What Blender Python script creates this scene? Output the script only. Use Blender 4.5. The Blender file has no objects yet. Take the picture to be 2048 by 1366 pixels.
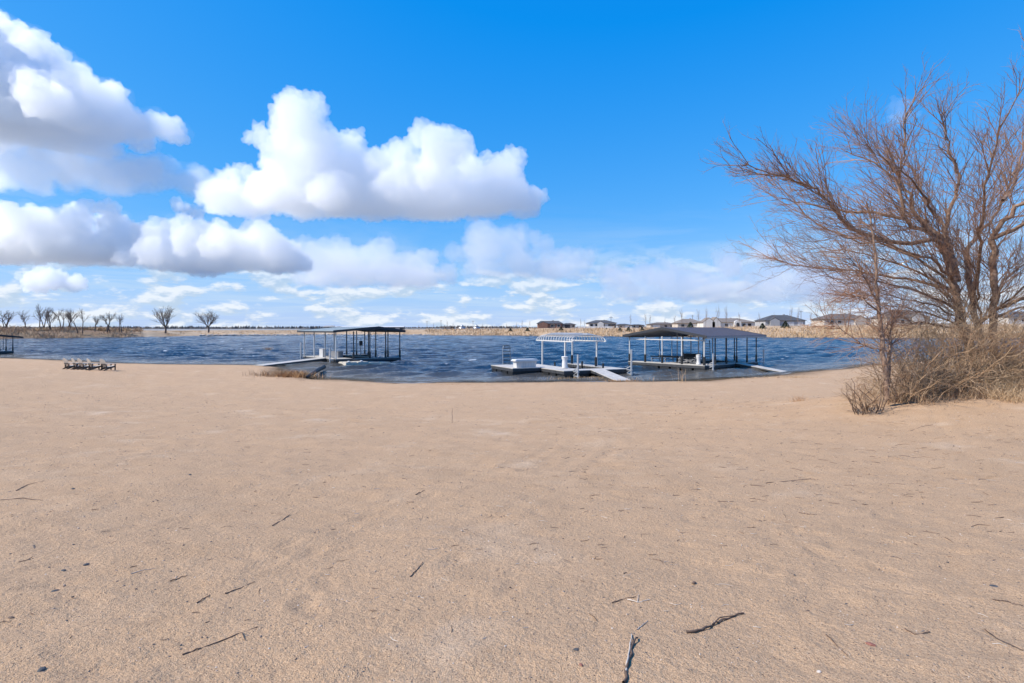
import bpy, bmesh, math, random, time
import numpy as np
from mathutils import Vector, Matrix
T0 = time.time()
sc = bpy.context.scene
COL = sc.collection
# ------------------------------------------------------------------ camera
F, HX, HY, EYE = 1150.0, 1024.0, 656.0, 4.3       # focal length in photo pixels, horizon, eye height over the water
cam = bpy.data.objects.new('camera', bpy.data.cameras.new('camera')); COL.objects.link(cam); sc.camera = cam
cam.data.sensor_width = 36; cam.data.lens = F/2048*36; cam.data.shift_y = -27/2048
cam.data.clip_start = .1; cam.data.clip_end = 60000
cam.location = (0, 0, EYE); cam.rotation_euler = (math.pi/2, 0, 0)
# ------------------------------------------------------------------ sky, sun, exposure
SUN_AZ, SUN_EL = math.radians(-106), math.radians(43)
world = bpy.data.worlds.new('World'); sc.world = world; world.use_nodes = True
wt = world.node_tree; WN = wt.nodes; WL = wt.links
bg = WN['Background']; bg.inputs[1].default_value = .15
sky = WN.new('ShaderNodeTexSky'); sky.sky_type = 'NISHITA'; sky.sun_disc = False
sky.sun_elevation = SUN_EL; sky.sun_rotation = SUN_AZ; sky.altitude = 300
sky.air_density = 1.0; sky.dust_density = .3; sky.ozone_density = 8.0
def wmath(op, a, b=None, c=None, clamp=False):
    n = WN.new('ShaderNodeMath'); n.operation = op; n.use_clamp = clamp
    for i, v in enumerate((a, b, c)):
        if v is None: continue
        if isinstance(v, (int, float)): n.inputs[i].default_value = v
        else: WL.new(v, n.inputs[i])
    return n.outputs[0]
def wmix(f, a, b):
    n = WN.new('ShaderNodeMix'); n.data_type = 'RGBA'
    for i, v in ((0, f), (6, a), (7, b)):
        if isinstance(v, (int, float)): n.inputs[i].default_value = v
        elif isinstance(v, tuple): n.inputs[i].default_value = (*v, 1)
        else: WL.new(v, n.inputs[i])
    return n.outputs[2]
sep = WN.new('ShaderNodeSeparateColor'); WL.new(sky.outputs[0], sep.inputs[0])
cmb = WN.new('ShaderNodeCombineColor')
# deeper, more saturated blue than the raw sky: one response per channel
WL.new(wmath('MULTIPLY', wmath('MAXIMUM', wmath('SUBTRACT', sep.outputs[0], .65), .03), .70), cmb.inputs[0])
WL.new(wmath('MULTIPLY', wmath('POWER', sep.outputs[1], .62), 1.24), cmb.inputs[1])
WL.new(wmath('MULTIPLY', wmath('POWER', sep.outputs[2], .22), 3.75), cmb.inputs[2])
tc = WN.new('ShaderNodeTexCoord'); sx = WN.new('ShaderNodeSeparateXYZ'); WL.new(tc.outputs['Generated'], sx.inputs[0])
elev = sx.outputs[2]
# thin far cloud deck near the horizon, all round
mp = WN.new('ShaderNodeCombineXYZ')
inv = wmath('DIVIDE', 1.0, wmath('ADD', wmath('MAXIMUM', elev, 0.0), .035))
WL.new(wmath('MULTIPLY', sx.outputs[0], inv), mp.inputs[0]); WL.new(wmath('MULTIPLY', sx.outputs[1], inv), mp.inputs[1])
def wnoise(vec, scale, detail, rough, dist=0.0):
    n = WN.new('ShaderNodeTexNoise'); n.inputs['Scale'].default_value = scale; n.inputs['Detail'].default_value = detail
    n.inputs['Roughness'].default_value = rough; n.inputs['Distortion'].default_value = dist
    WL.new(vec, n.inputs['Vector']); return n.outputs['Fac']
def wramp(v, a, b):
    n = WN.new('ShaderNodeMapRange'); n.interpolation_type = 'SMOOTHSTEP'; WL.new(v, n.inputs[0])
    n.inputs[1].default_value = a; n.inputs[2].default_value = b; return n.outputs[0]
n1 = wnoise(mp.outputs[0], .55, 7, .6, .6)
band = wramp(elev, .24, .03)
deck = wmath('MULTIPLY', wramp(n1, .40, .62), band)
mp2 = WN.new('ShaderNodeVectorMath'); mp2.operation = 'MULTIPLY'; WL.new(tc.outputs['Generated'], mp2.inputs[0]); mp2.inputs[1].default_value = (9, 9, 24)
n2 = wnoise(mp2.outputs[0], 1.5, 7, .56, .15)
up = WN.new('ShaderNodeVectorMath'); up.operation = 'ADD'; WL.new(mp2.outputs[0], up.inputs[0]); up.inputs[1].default_value = (-.03, 0, .16)
n3 = wnoise(up.outputs[0], 1.5, 4, .56, .15)
puffs = wmath('MULTIPLY', wramp(n2, .45, .56), wramp(elev, .155, .05))
lit = wramp(wmath('SUBTRACT', n2, n3), -.07, .09)  # puff tops whitened, undersides greyed: sunlight and shade put into the sky colour
DECK_COL, HAZE_COL = (3.6, 4.4, 5.2), (2.8, 3.9, 5.2)
c = wmix(wmath('MULTIPLY', wramp(elev, .20, -.01), .4), cmb.outputs[0], HAZE_COL)
c = wmix(wmath('MULTIPLY', deck, .35), c, DECK_COL)
c = wmix(wmath('MULTIPLY', puffs, .78), c, wmix(lit, (3.0, 3.75, 4.6), (5.3, 5.5, 5.7)))
WL.new(c, bg.inputs[0])
sun = bpy.data.objects.new('sun', bpy.data.lights.new('sun', 'SUN')); COL.objects.link(sun)
sun.data.energy = 5.0; sun.data.angle = math.radians(.55); sun.data.color = (1, .93, .83)
SUND = Vector((math.sin(SUN_AZ)*math.cos(SUN_EL), math.cos(SUN_AZ)*math.cos(SUN_EL), math.sin(SUN_EL)))
sun.rotation_euler = SUND.to_track_quat('Z', 'Y').to_euler()
vs = sc.view_settings; vs.view_transform = 'Standard'; vs.look = 'None'; vs.gamma = 1; vs.exposure = 0.27; vs.use_curve_mapping = False
cy = sc.cycles; cy.max_bounces = 17; cy.diffuse_bounces = 3; cy.glossy_bounces = 3; cy.transparent_max_bounces = 12; cy.volume_bounces = 16
cy.use_denoising = True; cy.caustics_reflective = False; cy.caustics_refractive = False

# ------------------------------------------------------------------ helpers
def P(px, py, D): return Vector(((px-HX)/F*D, D, EYE+(HY-py)/F*D))
def hash2(ix, iy, s=0):
    n = (ix.astype(np.int64)*374761393 + iy.astype(np.int64)*668265263 + s*974711) & 0x7fffffff
    n = ((n ^ (n >> 13))*1274126177) & 0x7fffffff
    return ((n ^ (n >> 16)) & 0xffff)/65535.0
def vnoise(x, y, s=0):
    ix = np.floor(x); iy = np.floor(y); fx = x-ix; fy = y-iy
    fx = fx*fx*(3-2*fx); fy = fy*fy*(3-2*fy)
    a = hash2(ix, iy, s); b = hash2(ix+1, iy, s); c_ = hash2(ix, iy+1, s); d = hash2(ix+1, iy+1, s)
    return (a+(b-a)*fx)*(1-fy)+(c_+(d-c_)*fx)*fy-.5
def hash3(ix, iy, iz, s=0):
    n = (ix*374761393 + iy*668265263 + iz*1440662683 + s*974711) & 0x7fffffff
    n = ((n ^ (n >> 13))*1274126177) & 0x7fffffff
    return ((n ^ (n >> 16)) & 0xffff)/65535.0
def worley3(p, s=0):
    ip = np.floor(p).astype(np.int64); best = np.full(len(p), 9.0)
    for dx in (-1, 0, 1):
        for dy in (-1, 0, 1):
            for dz in (-1, 0, 1):
                cx, cy_, cz = ip[:, 0]+dx, ip[:, 1]+dy, ip[:, 2]+dz
                q = np.stack([cx+hash3(cx, cy_, cz, s), cy_+hash3(cx, cy_, cz, s+1), cz+hash3(cx, cy_, cz, s+2)], 1)
                best = np.minimum(best, ((p-q)**2).sum(1))
    return np.sqrt(best)
def np_mesh(name, V, Q, smooth=True):
    """mesh from an (n,3) array and an (m,k) face array"""
    V = np.asarray(V, dtype=np.float32); Q = np.asarray(Q, dtype=np.int32)
    me = bpy.data.meshes.new(name); me.vertices.add(len(V)); me.vertices.foreach_set('co', V.ravel())
    m, k = Q.shape; me.loops.add(m*k); me.loops.foreach_set('vertex_index', Q.ravel())
    me.polygons.add(m); me.polygons.foreach_set('loop_start', np.arange(0, m*k, k, dtype=np.int32))
    me.polygons.foreach_set('use_smooth', np.full(m, smooth)); me.update(calc_edges=True); return me
def attr(me, name, a):
    at = me.attributes.new(name, 'FLOAT', 'POINT'); at.data.foreach_set('value', np.asarray(a, dtype=np.float32))
def link(name, me, mat, parent=None, **props):
    o = bpy.data.objects.new(name, me)
    if me is not None and mat is not None and not me.materials: me.materials.append(mat)
    COL.objects.link(o); o.parent = parent
    for k, v in props.items():
        if v is not None: o[k] = v
    return o
def thing(name, label, cat, loc=(0, 0, 0), rz=0.0, group=None):
    o = link(name, None, None, label=label, category=cat, group=group); o.location = loc; o.rotation_euler = (0, 0, rz)
    o.empty_display_size = .3; return o
def copy_tree(o, parent=None):
    c_ = o.copy(); COL.objects.link(c_); c_.parent = parent
    for ch in list(o.children): copy_tree(ch, c_)
    return c_
class MB:
    def __init__(s): s.v = []; s.f = []
    def box(s, c_, d, rot=None):
        x, y, z = (k/2 for k in d); n = len(s.v); R = rot or Matrix.Identity(3); c_ = Vector(c_)
        for a in ((-x,-y,-z),(x,-y,-z),(x,y,-z),(-x,y,-z),(-x,-y,z),(x,-y,z),(x,y,z),(-x,y,z)): s.v.append(c_+R@Vector(a))
        for q in ((0,3,2,1),(4,5,6,7),(0,1,5,4),(1,2,6,5),(2,3,7,6),(3,0,4,7)): s.f.append([n+i for i in q])
        return s
    def bar(s, a, b, w, h=None, sides=4):
        a = Vector(a); b = Vector(b); t = (b-a).normalized(); u = t.cross(Vector((0,0,1)))
        if u.length < 1e-3: u = Vector((1,0,0))
        u.normalize(); v = u.cross(t); n = len(s.v); h = h or w
        for p in (a, b):
            for i in range(sides):
                an = 2*math.pi*(i+.5)/sides; k = .7071 if sides == 4 else .5
                s.v.append(p+u*math.cos(an)*w*k+v*math.sin(an)*h*k)
        for i in range(sides): s.f.append([n+i, n+(i+1)%sides, n+sides+(i+1)%sides, n+sides+i])
        s.f.append([n+i for i in range(sides)][::-1]); s.f.append([n+sides+i for i in range(sides)]); return s
    def path(s, pts, r, sides=6):
        for a, b in zip(pts[:-1], pts[1:]): s.bar(a, b, 2*r, sides=sides)
        return s
    def poly(s, pts):
        n = len(s.v); s.v += [Vector(p) for p in pts]; s.f.append(list(range(n, n+len(pts)))); return s
    def prism(s, pts, off):
        """closed solid: outline pts swept by off"""
        off = Vector(off); n = len(s.v); k = len(pts); s.v += [Vector(p) for p in pts]+[Vector(p)+off for p in pts]
        s.f.append(list(range(n, n+k))[::-1]); s.f.append(list(range(n+k, n+2*k)))
        for i in range(k): s.f.append([n+i, n+(i+1)%k, n+k+(i+1)%k, n+k+i])
        return s
    def lathe(s, prof, c_=(0,0,0), sides=12):
        n = len(s.v); c_ = Vector(c_)
        for r, z in prof:
            for i in range(sides): s.v.append(c_+Vector((r*math.cos(2*math.pi*i/sides), r*math.sin(2*math.pi*i/sides), z)))
        for j in range(len(prof)-1):
            for i in range(sides): s.f.append([n+j*sides+i, n+j*sides+(i+1)%sides, n+(j+1)*sides+(i+1)%sides, n+(j+1)*sides+i])
        s.f.append([n+i for i in range(sides)][::-1]); s.f.append([n+(len(prof)-1)*sides+i for i in range(sides)]); return s
    def mesh(s, name, smooth=False):
        me = bpy.data.meshes.new(name); me.from_pydata([tuple(v) for v in s.v], [], s.f)
        bm = bmesh.new(); bm.from_mesh(me); bmesh.ops.recalc_face_normals(bm, faces=bm.faces); bm.to_mesh(me); bm.free()
        if smooth: me.polygons.foreach_set('use_smooth', [True]*len(me.polygons))
        return me
    def build(s, name, mat, parent=None, smooth=False, **props): return link(name, s.mesh(name, smooth), mat, parent, **props)
def tubes(groups, sides=3):
    """groups: list of (pts(n,3), radii(n)); returns V,Q of all tubes"""
    Vs, Qs, base = [], [], 0; byn = {}
    for p, r in groups: byn.setdefault(len(p), []).append((p, r))
    for n, lst in byn.items():
        A = np.array([p for p, r in lst], dtype=float); R = np.array([r for p, r in lst], dtype=float); Tn = len(lst)
        t = np.gradient(A, axis=1); t /= np.linalg.norm(t, axis=2, keepdims=True)+1e-9
        ref = np.where(np.abs(t[:, :1, 2:3]) > .8, np.array([[[1., 0, 0]]]), np.array([[[0, 0, 1.]]]))
        u = np.cross(t, np.broadcast_to(ref, t.shape)); u /= np.linalg.norm(u, axis=2, keepdims=True)+1e-9; v = np.cross(t, u)
        an = np.arange(sides)*2*math.pi/sides
        ring = A[:, :, None, :]+(u[:, :, None, :]*np.cos(an)[None, None, :, None]+v[:, :, None, :]*np.sin(an)[None, None, :, None])*R[:, :, None, None]
        Vs.append(ring.reshape(-1, 3)); ti, ni, si = np.meshgrid(np.arange(Tn), np.arange(n-1), np.arange(sides), indexing='ij')
        b0 = base+(ti*n+ni)*sides; q = np.stack([b0+si, b0+(si+1)%sides, b0+sides+(si+1)%sides, b0+sides+si], -1).reshape(-1, 4)
        Qs.append(q); base += Tn*n*sides
    return np.concatenate(Vs), np.concatenate(Qs)

# ------------------------------------------------------------------ materials
def mat(name, col, rough=.7, metal=0.0, var=0.0, vscale=3.0, col2=None, bump=0.0, bscale=40.0, spec=.5, coord='Object', detail=5, stretch=None):
    m = bpy.data.materials.new(name); m.use_nodes = True; n = m.node_tree.nodes; l = m.node_tree.links; b = n['Principled BSDF']
    b.inputs['Base Color'].default_value = (*col, 1); b.inputs['Roughness'].default_value = rough; b.inputs['Metallic'].default_value = metal
    b.inputs['Specular IOR Level'].default_value = spec
    t = n.new('ShaderNodeTexCoord'); vec = t.outputs[coord]
    if stretch:
        mp_ = n.new('ShaderNodeMapping'); mp_.inputs['Scale'].default_value = stretch; l.new(vec, mp_.inputs[0]); vec = mp_.outputs[0]
    if var or col2:
        nz = n.new('ShaderNodeTexNoise'); nz.inputs['Scale'].default_value = vscale; nz.inputs['Detail'].default_value = detail; nz.inputs['Roughness'].default_value = .6; l.new(vec, nz.inputs[0])
        mr = n.new('ShaderNodeMapRange'); mr.inputs[1].default_value = .32; mr.inputs[2].default_value = .68; l.new(nz.outputs[0], mr.inputs[0])
        mx = n.new('ShaderNodeMix'); mx.data_type = 'RGBA'; l.new(mr.outputs[0], mx.inputs[0])
        c2 = col2 or tuple(k*(1+var) for k in col); c1 = col if col2 else tuple(k*(1-var) for k in col)
        mx.inputs[6].default_value = (*c1, 1); mx.inputs[7].default_value = (*c2, 1); l.new(mx.outputs[2], b.inputs['Base Color'])
    if bump:
        nb = n.new('ShaderNodeTexNoise'); nb.inputs['Scale'].default_value = bscale; nb.inputs['Detail'].default_value = 4; l.new(vec, nb.inputs[0])
        bp = n.new('ShaderNodeBump'); bp.inputs['Strength'].default_value = bump; bp.inputs['Distance'].default_value = .02; l.new(nb.outputs[0], bp.inputs['Height']); l.new(bp.outputs[0], b.inputs['Normal'])
    return m
def sand_material():
    m = bpy.data.materials.new('sand'); m.use_nodes = True; n = m.node_tree.nodes; l = m.node_tree.links; b = n['Principled BSDF']
    b.inputs['Roughness'].default_value = .95; b.inputs['Specular IOR Level'].default_value = .15
    t = n.new('ShaderNodeTexCoord'); vec = t.outputs['Object']
    def nz(scale, det, ro=.6, st=None):
        v = vec
        if st:
            mp_ = n.new('ShaderNodeMapping'); mp_.inputs['Scale'].default_value = st; l.new(vec, mp_.inputs[0]); v = mp_.outputs[0]
        k = n.new('ShaderNodeTexNoise'); k.inputs['Scale'].default_value = scale; k.inputs['Detail'].default_value = det; k.inputs['Roughness'].default_value = ro; l.new(v, k.inputs[0]); return k.outputs[0]
    def mr(v, a, b_, lo=0.0, hi=1.0):
        k = n.new('ShaderNodeMapRange'); k.inputs[1].default_value = a; k.inputs[2].default_value = b_; k.inputs[3].default_value = lo; k.inputs[4].default_value = hi; l.new(v, k.inputs[0]); return k.outputs[0]
    def mix(f, a, b_):
        k = n.new('ShaderNodeMix'); k.data_type = 'RGBA'
        for i, v in ((0, f), (6, a), (7, b_)):
            if isinstance(v, tuple): k.inputs[i].default_value = (*v, 1)
            elif isinstance(v, float): k.inputs[i].default_value = v
            else: l.new(v, k.inputs[i])
        return k.outputs[2]
    big = mr(nz(.22, 4), .35, .65); mid = mr(nz(1.4, 5), .34, .66); st = mr(nz(.9, 5, .6, (1, .25, 1)), .4, .7)
    c_ = mix(mid, (.500, .320, .183), (.568, .380, .232)); c_ = mix(big, c_, (.530, .346, .205))
    pale = n.new('ShaderNodeMath'); pale.operation = 'MULTIPLY'; l.new(mr(nz(.6, 6), .55, .72), pale.inputs[0]); l.new(st, pale.inputs[1])
    c_ = mix(pale.outputs[0], c_, (.66, .49, .34))
    grain = nz(95, 2, .75); c_ = mix(mr(grain, .50, .66, 0, .55), c_, (.23, .13, .075)); c_ = mix(mr(grain, .45, .30, 0, .42), c_, (.74, .55, .40))
    vo = n.new('ShaderNodeTexVoronoi'); vo.inputs['Scale'].default_value = 38; l.new(vec, vo.inputs[0])
    sp = n.new('ShaderNodeMath'); sp.operation = 'MULTIPLY'; l.new(mr(vo.outputs['Distance'], .26, .14), sp.inputs[0])
    sc_ = n.new('ShaderNodeSeparateColor'); l.new(vo.outputs['Color'], sc_.inputs[0]); l.new(mr(sc_.outputs[0], .74, .80), sp.inputs[1])
    c_ = mix(sp.outputs[0], c_, (.13, .085, .06))
    vo2 = n.new('ShaderNodeTexVoronoi'); vo2.inputs['Scale'].default_value = 85; l.new(vec, vo2.inputs[0]); sp2 = n.new('ShaderNodeMath'); sp2.operation = 'MULTIPLY'; l.new(mr(vo2.outputs['Distance'], .34, .18), sp2.inputs[0])
    sc2 = n.new('ShaderNodeSeparateColor'); l.new(vo2.outputs['Color'], sc2.inputs[0]); l.new(mr(sc2.outputs[1], .76, .82), sp2.inputs[1]); c_ = mix(sp2.outputs[0], c_, (.17, .11, .075))
    # darker wet sand along the waterline
    at = n.new('ShaderNodeAttribute'); at.attribute_name = 'wet'; c_ = mix(at.outputs['Fac'], c_, (.19, .125, .075)); l.new(c_, b.inputs['Base Color'])
    add = n.new('ShaderNodeMath'); add.operation = 'ADD'; l.new(nz(110, 2, .7), add.inputs[0])
    m2 = n.new('ShaderNodeMath'); m2.operation = 'MULTIPLY'; m2.inputs[1].default_value = 1.6; l.new(nz(24, 3, .55), m2.inputs[0]); l.new(m2.outputs[0], add.inputs[1])
    bp = n.new('ShaderNodeBump'); bp.inputs['Strength'].default_value = .85; bp.inputs['Distance'].default_value = .018; l.new(add.outputs[0], bp.inputs['Height']); l.new(bp.outputs[0], b.inputs['Normal'])
    return m
def water_material():
    m = bpy.data.materials.new('water'); m.use_nodes = True; n = m.node_tree.nodes; l = m.node_tree.links; b = n['Principled BSDF']; out = n['Material Output']
    b.inputs['Base Color'].default_value = (.016, .028, .046, 1); b.inputs['Roughness'].default_value = .10; b.inputs['IOR'].default_value = 1.33; b.inputs['Specular IOR Level'].default_value = .38
    t = n.new('ShaderNodeTexCoord'); mp_ = n.new('ShaderNodeMapping'); mp_.inputs['Scale'].default_value = (1, 1.7, 1); mp_.inputs['Rotation'].default_value = (0, 0, .5); l.new(t.outputs['Object'], mp_.inputs[0])
    nz = n.new('ShaderNodeTexNoise'); nz.inputs['Scale'].default_value = 2.6; nz.inputs['Detail'].default_value = 5; nz.inputs['Roughness'].default_value = .62; l.new(mp_.outputs[0], nz.inputs[0])
    bp = n.new('ShaderNodeBump'); bp.inputs['Strength'].default_value = .8; bp.inputs['Distance'].default_value = .14; l.new(nz.outputs[0], bp.inputs['Height']); l.new(bp.outputs[0], b.inputs['Normal'])
    # silty shallows: the water body turns brown-green and clears towards the edge
    def A(name): k = n.new('ShaderNodeAttribute'); k.attribute_name = name; return k.outputs['Fac']
    mx = n.new('ShaderNodeMix'); mx.data_type = 'RGBA'; l.new(A('silt'), mx.inputs[0]); mx.inputs[6].default_value = (.016, .028, .046, 1); mx.inputs[7].default_value = (.17, .14, .095, 1)
    foam = n.new('ShaderNodeMix'); foam.data_type = 'RGBA'; l.new(A('foam'), foam.inputs[0]); l.new(mx.outputs[2], foam.inputs[6]); foam.inputs[7].default_value = (.78, .80, .82, 1); l.new(foam.outputs[2], b.inputs['Base Color'])
    ro = n.new('ShaderNodeMapRange'); ro.inputs[3].default_value = .10; ro.inputs[4].default_value = .9; l.new(A('foam'), ro.inputs[0]); l.new(ro.outputs[0], b.inputs['Roughness'])
    tr = n.new('ShaderNodeBsdfTransparent'); tr.inputs[0].default_value = (.80, .76, .62, 1); ms = n.new('ShaderNodeMixShader')
    l.new(A('clear'), ms.inputs[0]); l.new(b.outputs[0], ms.inputs[1]); l.new(tr.outputs[0], ms.inputs[2]); l.new(ms.outputs[0], out.inputs['Surface'])
    return m
M = dict(
    sand=sand_material(), water=water_material(),
    alu=mat('galvanised steel', (.52, .53, .55), .45, .6, .12, 4), white=mat('white plastic', (.62, .61, .60), .45, 0, .06, 3),
    whitepaint=mat('white powder coat', (.60, .575, .545), .4, 0, .08, 5), black=mat('black plastic sleeve', (.018, .019, .021), .5, 0, .2, 6),
    float=mat('black float drum', (.022, .023, .026), .55, 0, .3, 5), fascia=mat('dark grey deck frame', (.055, .056, .060), .6, .2, .25, 3),
    deck=mat('weathered grey decking', (.47, .44, .40), .85, 0, .15, 2.5, None, .5, 30), deckdark=mat('shaded composite decking', (.34, .32, .30), .85, 0, .15, 2.5),  # deckdark: same decking with the shade under the roofs put into its colour
    roofdark=mat('charcoal ribbed metal roof', (.075, .078, .112), .5, .2, .1, .8), roofgrey=mat('pale grey green metal roof', (.36, .40, .39), .6, 0, .1, .8),
    fasciadark=mat('dark roof trim', (.035, .036, .042), .5), rooftan=mat('grey roof underside', (.36, .35, .34), .7),
    post=mat('grey painted post', (.30, .31, .33), .5, .3, .1, 4), postdark=mat('dark steel post', (.06, .063, .075), .5, .4, .1, 4), postwhite=mat('pale post', (.56, .56, .56), .5, .2, .1, 4),
    beige=mat('beige floating dock plastic', (.56, .51, .43), .6, 0, .12, 4), graybox=mat('grey storage box plastic', (.22, .22, .23), .6, 0, .1, 3),
    chairback=mat('weathered tan chair boards', (.62, .55, .47), .7, 0, .15, 8), chairleg=mat('dark brown chair frame', (.045, .035, .03), .6, 0, .2, 8),
    bark=mat('brown bark', (.15, .082, .052), .9, 0, 0, 9, (.36, .245, .175), .8, 40), twig=mat('grey brown twigs', (.23, .105, .058), .85, 0, 0, 2.0, (.42, .27, .18)),
    brush=mat('dry red brown stems', (.28, .16, .09), .9, 0, 0, 1.2, (.52, .375, .235)), straw=mat('dry straw grass', (.40, .25, .125), .9, 0, 0, .35, (.56, .41, .26)),
    rust=mat('rusty dry grass', (.36, .165, .055), .9, 0, 0, 1.5, (.52, .34, .18)), stick=mat('dark fallen stick', (.12, .076, .052), .9, 0, .3, 30), bleached=mat('bleached wood', (.50, .43, .36), .85, 0, .2, 20),
    wetlog=mat('wet dark log', (.028, .023, .02), .6, 0, .4, 6, None, .8, 20),
    bank=mat('dry tan bank grass', (.34, .215, .115), .95, 0, 0, .09, (.54, .40, .265), coord='Object', detail=8), leftbank=mat('brown dormant brush ground', (.21, .125, .075), .95, 0, 0, .06, (.36, .25, .14), detail=8),
    farfield=mat('far dull fields', (.25, .24, .225), .95, 0, .15, .003),
    farwood=mat('far grey brown wood', (.10, .085, .082), .95, 0, 0, .02, (.165, .14, .13)), fartree=mat('far bare tree bark', (.125, .088, .07), .95, 0, .25, .3), farsapling=mat('pale bare sapling', (.26, .20, .17), .95, 0, .2, .3),  # farwood: distance haze is put into this greyed colour
    evergreen=mat('dark evergreen needles', (.028, .042, .022), .9, 0, .4, 2), roofbrown=mat('brown shingle roof', (.13, .105, .09), .9, 0, .2, .6), roofslate=mat('dark grey shingle roof', (.07, .072, .08), .9, 0, .2, .6), rooftaupe=mat('taupe shingle roof', (.20, .165, .14), .9, 0, .15, .6),
    wallwhite=mat('pale siding', (.62, .59, .55), .8, 0, .05, .5), walltan=mat('tan stucco', (.48, .42, .36), .85, 0, .08, .5), wallbrick=mat('red brown brick', (.22, .12, .09), .9, 0, .2, 1), wallgrey=mat('grey siding', (.36, .36, .37), .85, 0, .06, .5),
    glass=mat('dark window glass', (.02, .025, .035), .1), garage=mat('white garage door', (.68, .67, .65), .6), garagedark=mat('dark garage door', (.05, .04, .04), .6), pole=mat('grey wood pole', (.16, .14, .13), .9), bin=mat('galvanised bin steel', (.42, .43, .45), .4, .7),
    rip=mat('pale riprap stone', (.45, .43, .41), .9, 0, .25, .4), slate=mat('dark slate stone', (.075, .073, .072), .8, 0, .3, 20), redstone=mat('red brown stone', (.25, .10, .07), .8, 0, .2, 20), brownstone=mat('brown stone', (.14, .09, .06), .8, 0, .3, 20),
    pebble=mat('mixed pebbles', (.10, .07, .055), .85, 0, 0, 6, (.48, .36, .27), coord='Object', detail=1), palepebble=mat('pale pebbles', (.60, .52, .44), .8, 0, .2, 9), fence=mat('white vinyl fence', (.70, .69, .67), .6),
)
def cloud_material(name, dens):
    m = bpy.data.materials.new(name); m.use_nodes = True; n = m.node_tree.nodes; n.clear()
    o = n.new('ShaderNodeOutputMaterial'); v = n.new('ShaderNodeVolumeScatter'); v.inputs['Color'].default_value = (1, 1, 1, 1)
    v.inputs['Density'].default_value = dens; v.inputs['Anisotropy'].default_value = .45; m.node_tree.links.new(v.outputs[0], o.inputs['Volume']); return m
CM = dict(thick=cloud_material('dense cloud', .018), thin=cloud_material('thin cloud', .0050), faint=cloud_material('faint cloud', .0036), vapour=cloud_material('cloud vapour', .0011))

# ------------------------------------------------------------------ terrain
SHORE = np.array([(-300,150),(-140,108),(-72,82),(-45.6,69),(-33,66.8),(-27.5,65.2),(-22.5,56),(-16.5,48.3),(-8.7,44.8),(-.9,45),(8.7,46.0),(15.1,46.2),(24,51.5),(37.9,63),(60.8,80),(120,120),(300,230)], float)
def shore_dist(x, y):
    """metres inland (+) or offshore (-)"""
    x = np.asarray(x, float); y = np.asarray(y, float); best = np.full(x.shape, 1e9)
    for (ax, ay), (bx, by) in zip(SHORE[:-1], SHORE[1:]):
        dx, dy = bx-ax, by-ay; t = np.clip(((x-ax)*dx+(y-ay)*dy)/(dx*dx+dy*dy), 0, 1)
        best = np.minimum(best, np.hypot(x-ax-t*dx, y-ay-t*dy))
    return np.where(y < np.interp(x, SHORE[:, 0], SHORE[:, 1]), best, -best)+(1.3*vnoise(x/4.5, y/4.5, 40)+.6*vnoise(x/1.6, y/1.6, 41)+.3*vnoise(x/.6, y/.6, 42))*np.exp(-best/6)
def base_z(x, y, d=None):
    d = shore_dist(x, y) if d is None else d; dp = np.maximum(d, 0)
    z = np.where(d > 0, 2.5*(np.minimum(dp, 60)/44)**1.8+.13*(1-np.exp(-dp/.7)), np.maximum(d*.07, -2.0))
    return z+1.2*np.exp(-(((x-19)/9)**2+((y-20)/6.5)**2))+.18*np.exp(-(((x-7)/4)**2+((y-9)/2.5)**2))*0
def relief(x, y, fade=1.0):
    return .09*vnoise(x/2.6, y/1.9, 1)+.045*vnoise(x/.8, y/.55, 2)+(.014+.03*np.clip(vnoise(x/3, y/3, 7)+.2, 0, 1))*vnoise(x/.26, y/.19, 3)+fade*(.010*vnoise(x/.085, y/.085, 4)+.006*vnoise(x/.035, y/.035, 5))
def gz(x, y):
    x = np.array([x], float); y = np.array([y], float); d = shore_dist(x, y)
    return float((base_z(x, y, d)+relief(x, y)*np.clip(d/3, .1, 1))[0])
def on_ground(px, py):
    D = 20.0
    lo, hi = 1.5, 120.0
    for _ in range(46):
        D = (lo+hi)/2; q = P(px, py, D)
        if q.z > gz(q.x, q.y): lo = D
        else: hi = D
    q = P(px, py, D); q.z = gz(q.x, q.y); return q
nr, nc = 480, 450
u = np.linspace(0, 1, nr); inv_ = 1/3.6*(1-u)+1/60*u; yr = 1/inv_; yr = np.concatenate([np.linspace(-2, 3.3, 8)[:-1]*0+np.linspace(.2, 1.5, 7), yr-2+.0]); yr = np.concatenate([yr, np.linspace(58.4, 112, 60)[1:]])
S = np.linspace(-1.2, 1.2, nc); X = S[None, :]*(yr[:, None]+2); Y = np.repeat(yr[:, None], nc, 1)
dS = shore_dist(X.ravel(), Y.ravel()).reshape(X.shape)
fade = np.clip(14/np.maximum(Y, 1), .15, 1)
Z = base_z(X, Y, dS)+relief(X, Y, fade)*np.clip(dS/3, .1, 1)
fr = np.random.default_rng(17)
def track(x0, y0, ang, n, curve, st=.62):
    out = []; x, y, a = x0, y0, ang
    for i in range(n):
        a += curve+fr.normal(0, .05); x += math.cos(a)*st; y += math.sin(a)*st; sd = .11*(1 if i % 2 else -1); out.append((x-math.sin(a)*sd, y+math.cos(a)*sd, a))
    return out
prints = track(-2.5, 4.5, 1.2, 46, -.004)+track(3.2, 4.2, 1.9, 34, -.02)+track(9, 9, 2.7, 30, .01)+track(-9, 12, .3, 40, .012)+track(1, 16, .1, 26, .01)+[(fr.uniform(-.8, .85)*d_, d_, fr.uniform(0, 6.28)) for d_ in 4*(7.0**fr.uniform(0, 1, 120))]
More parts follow.
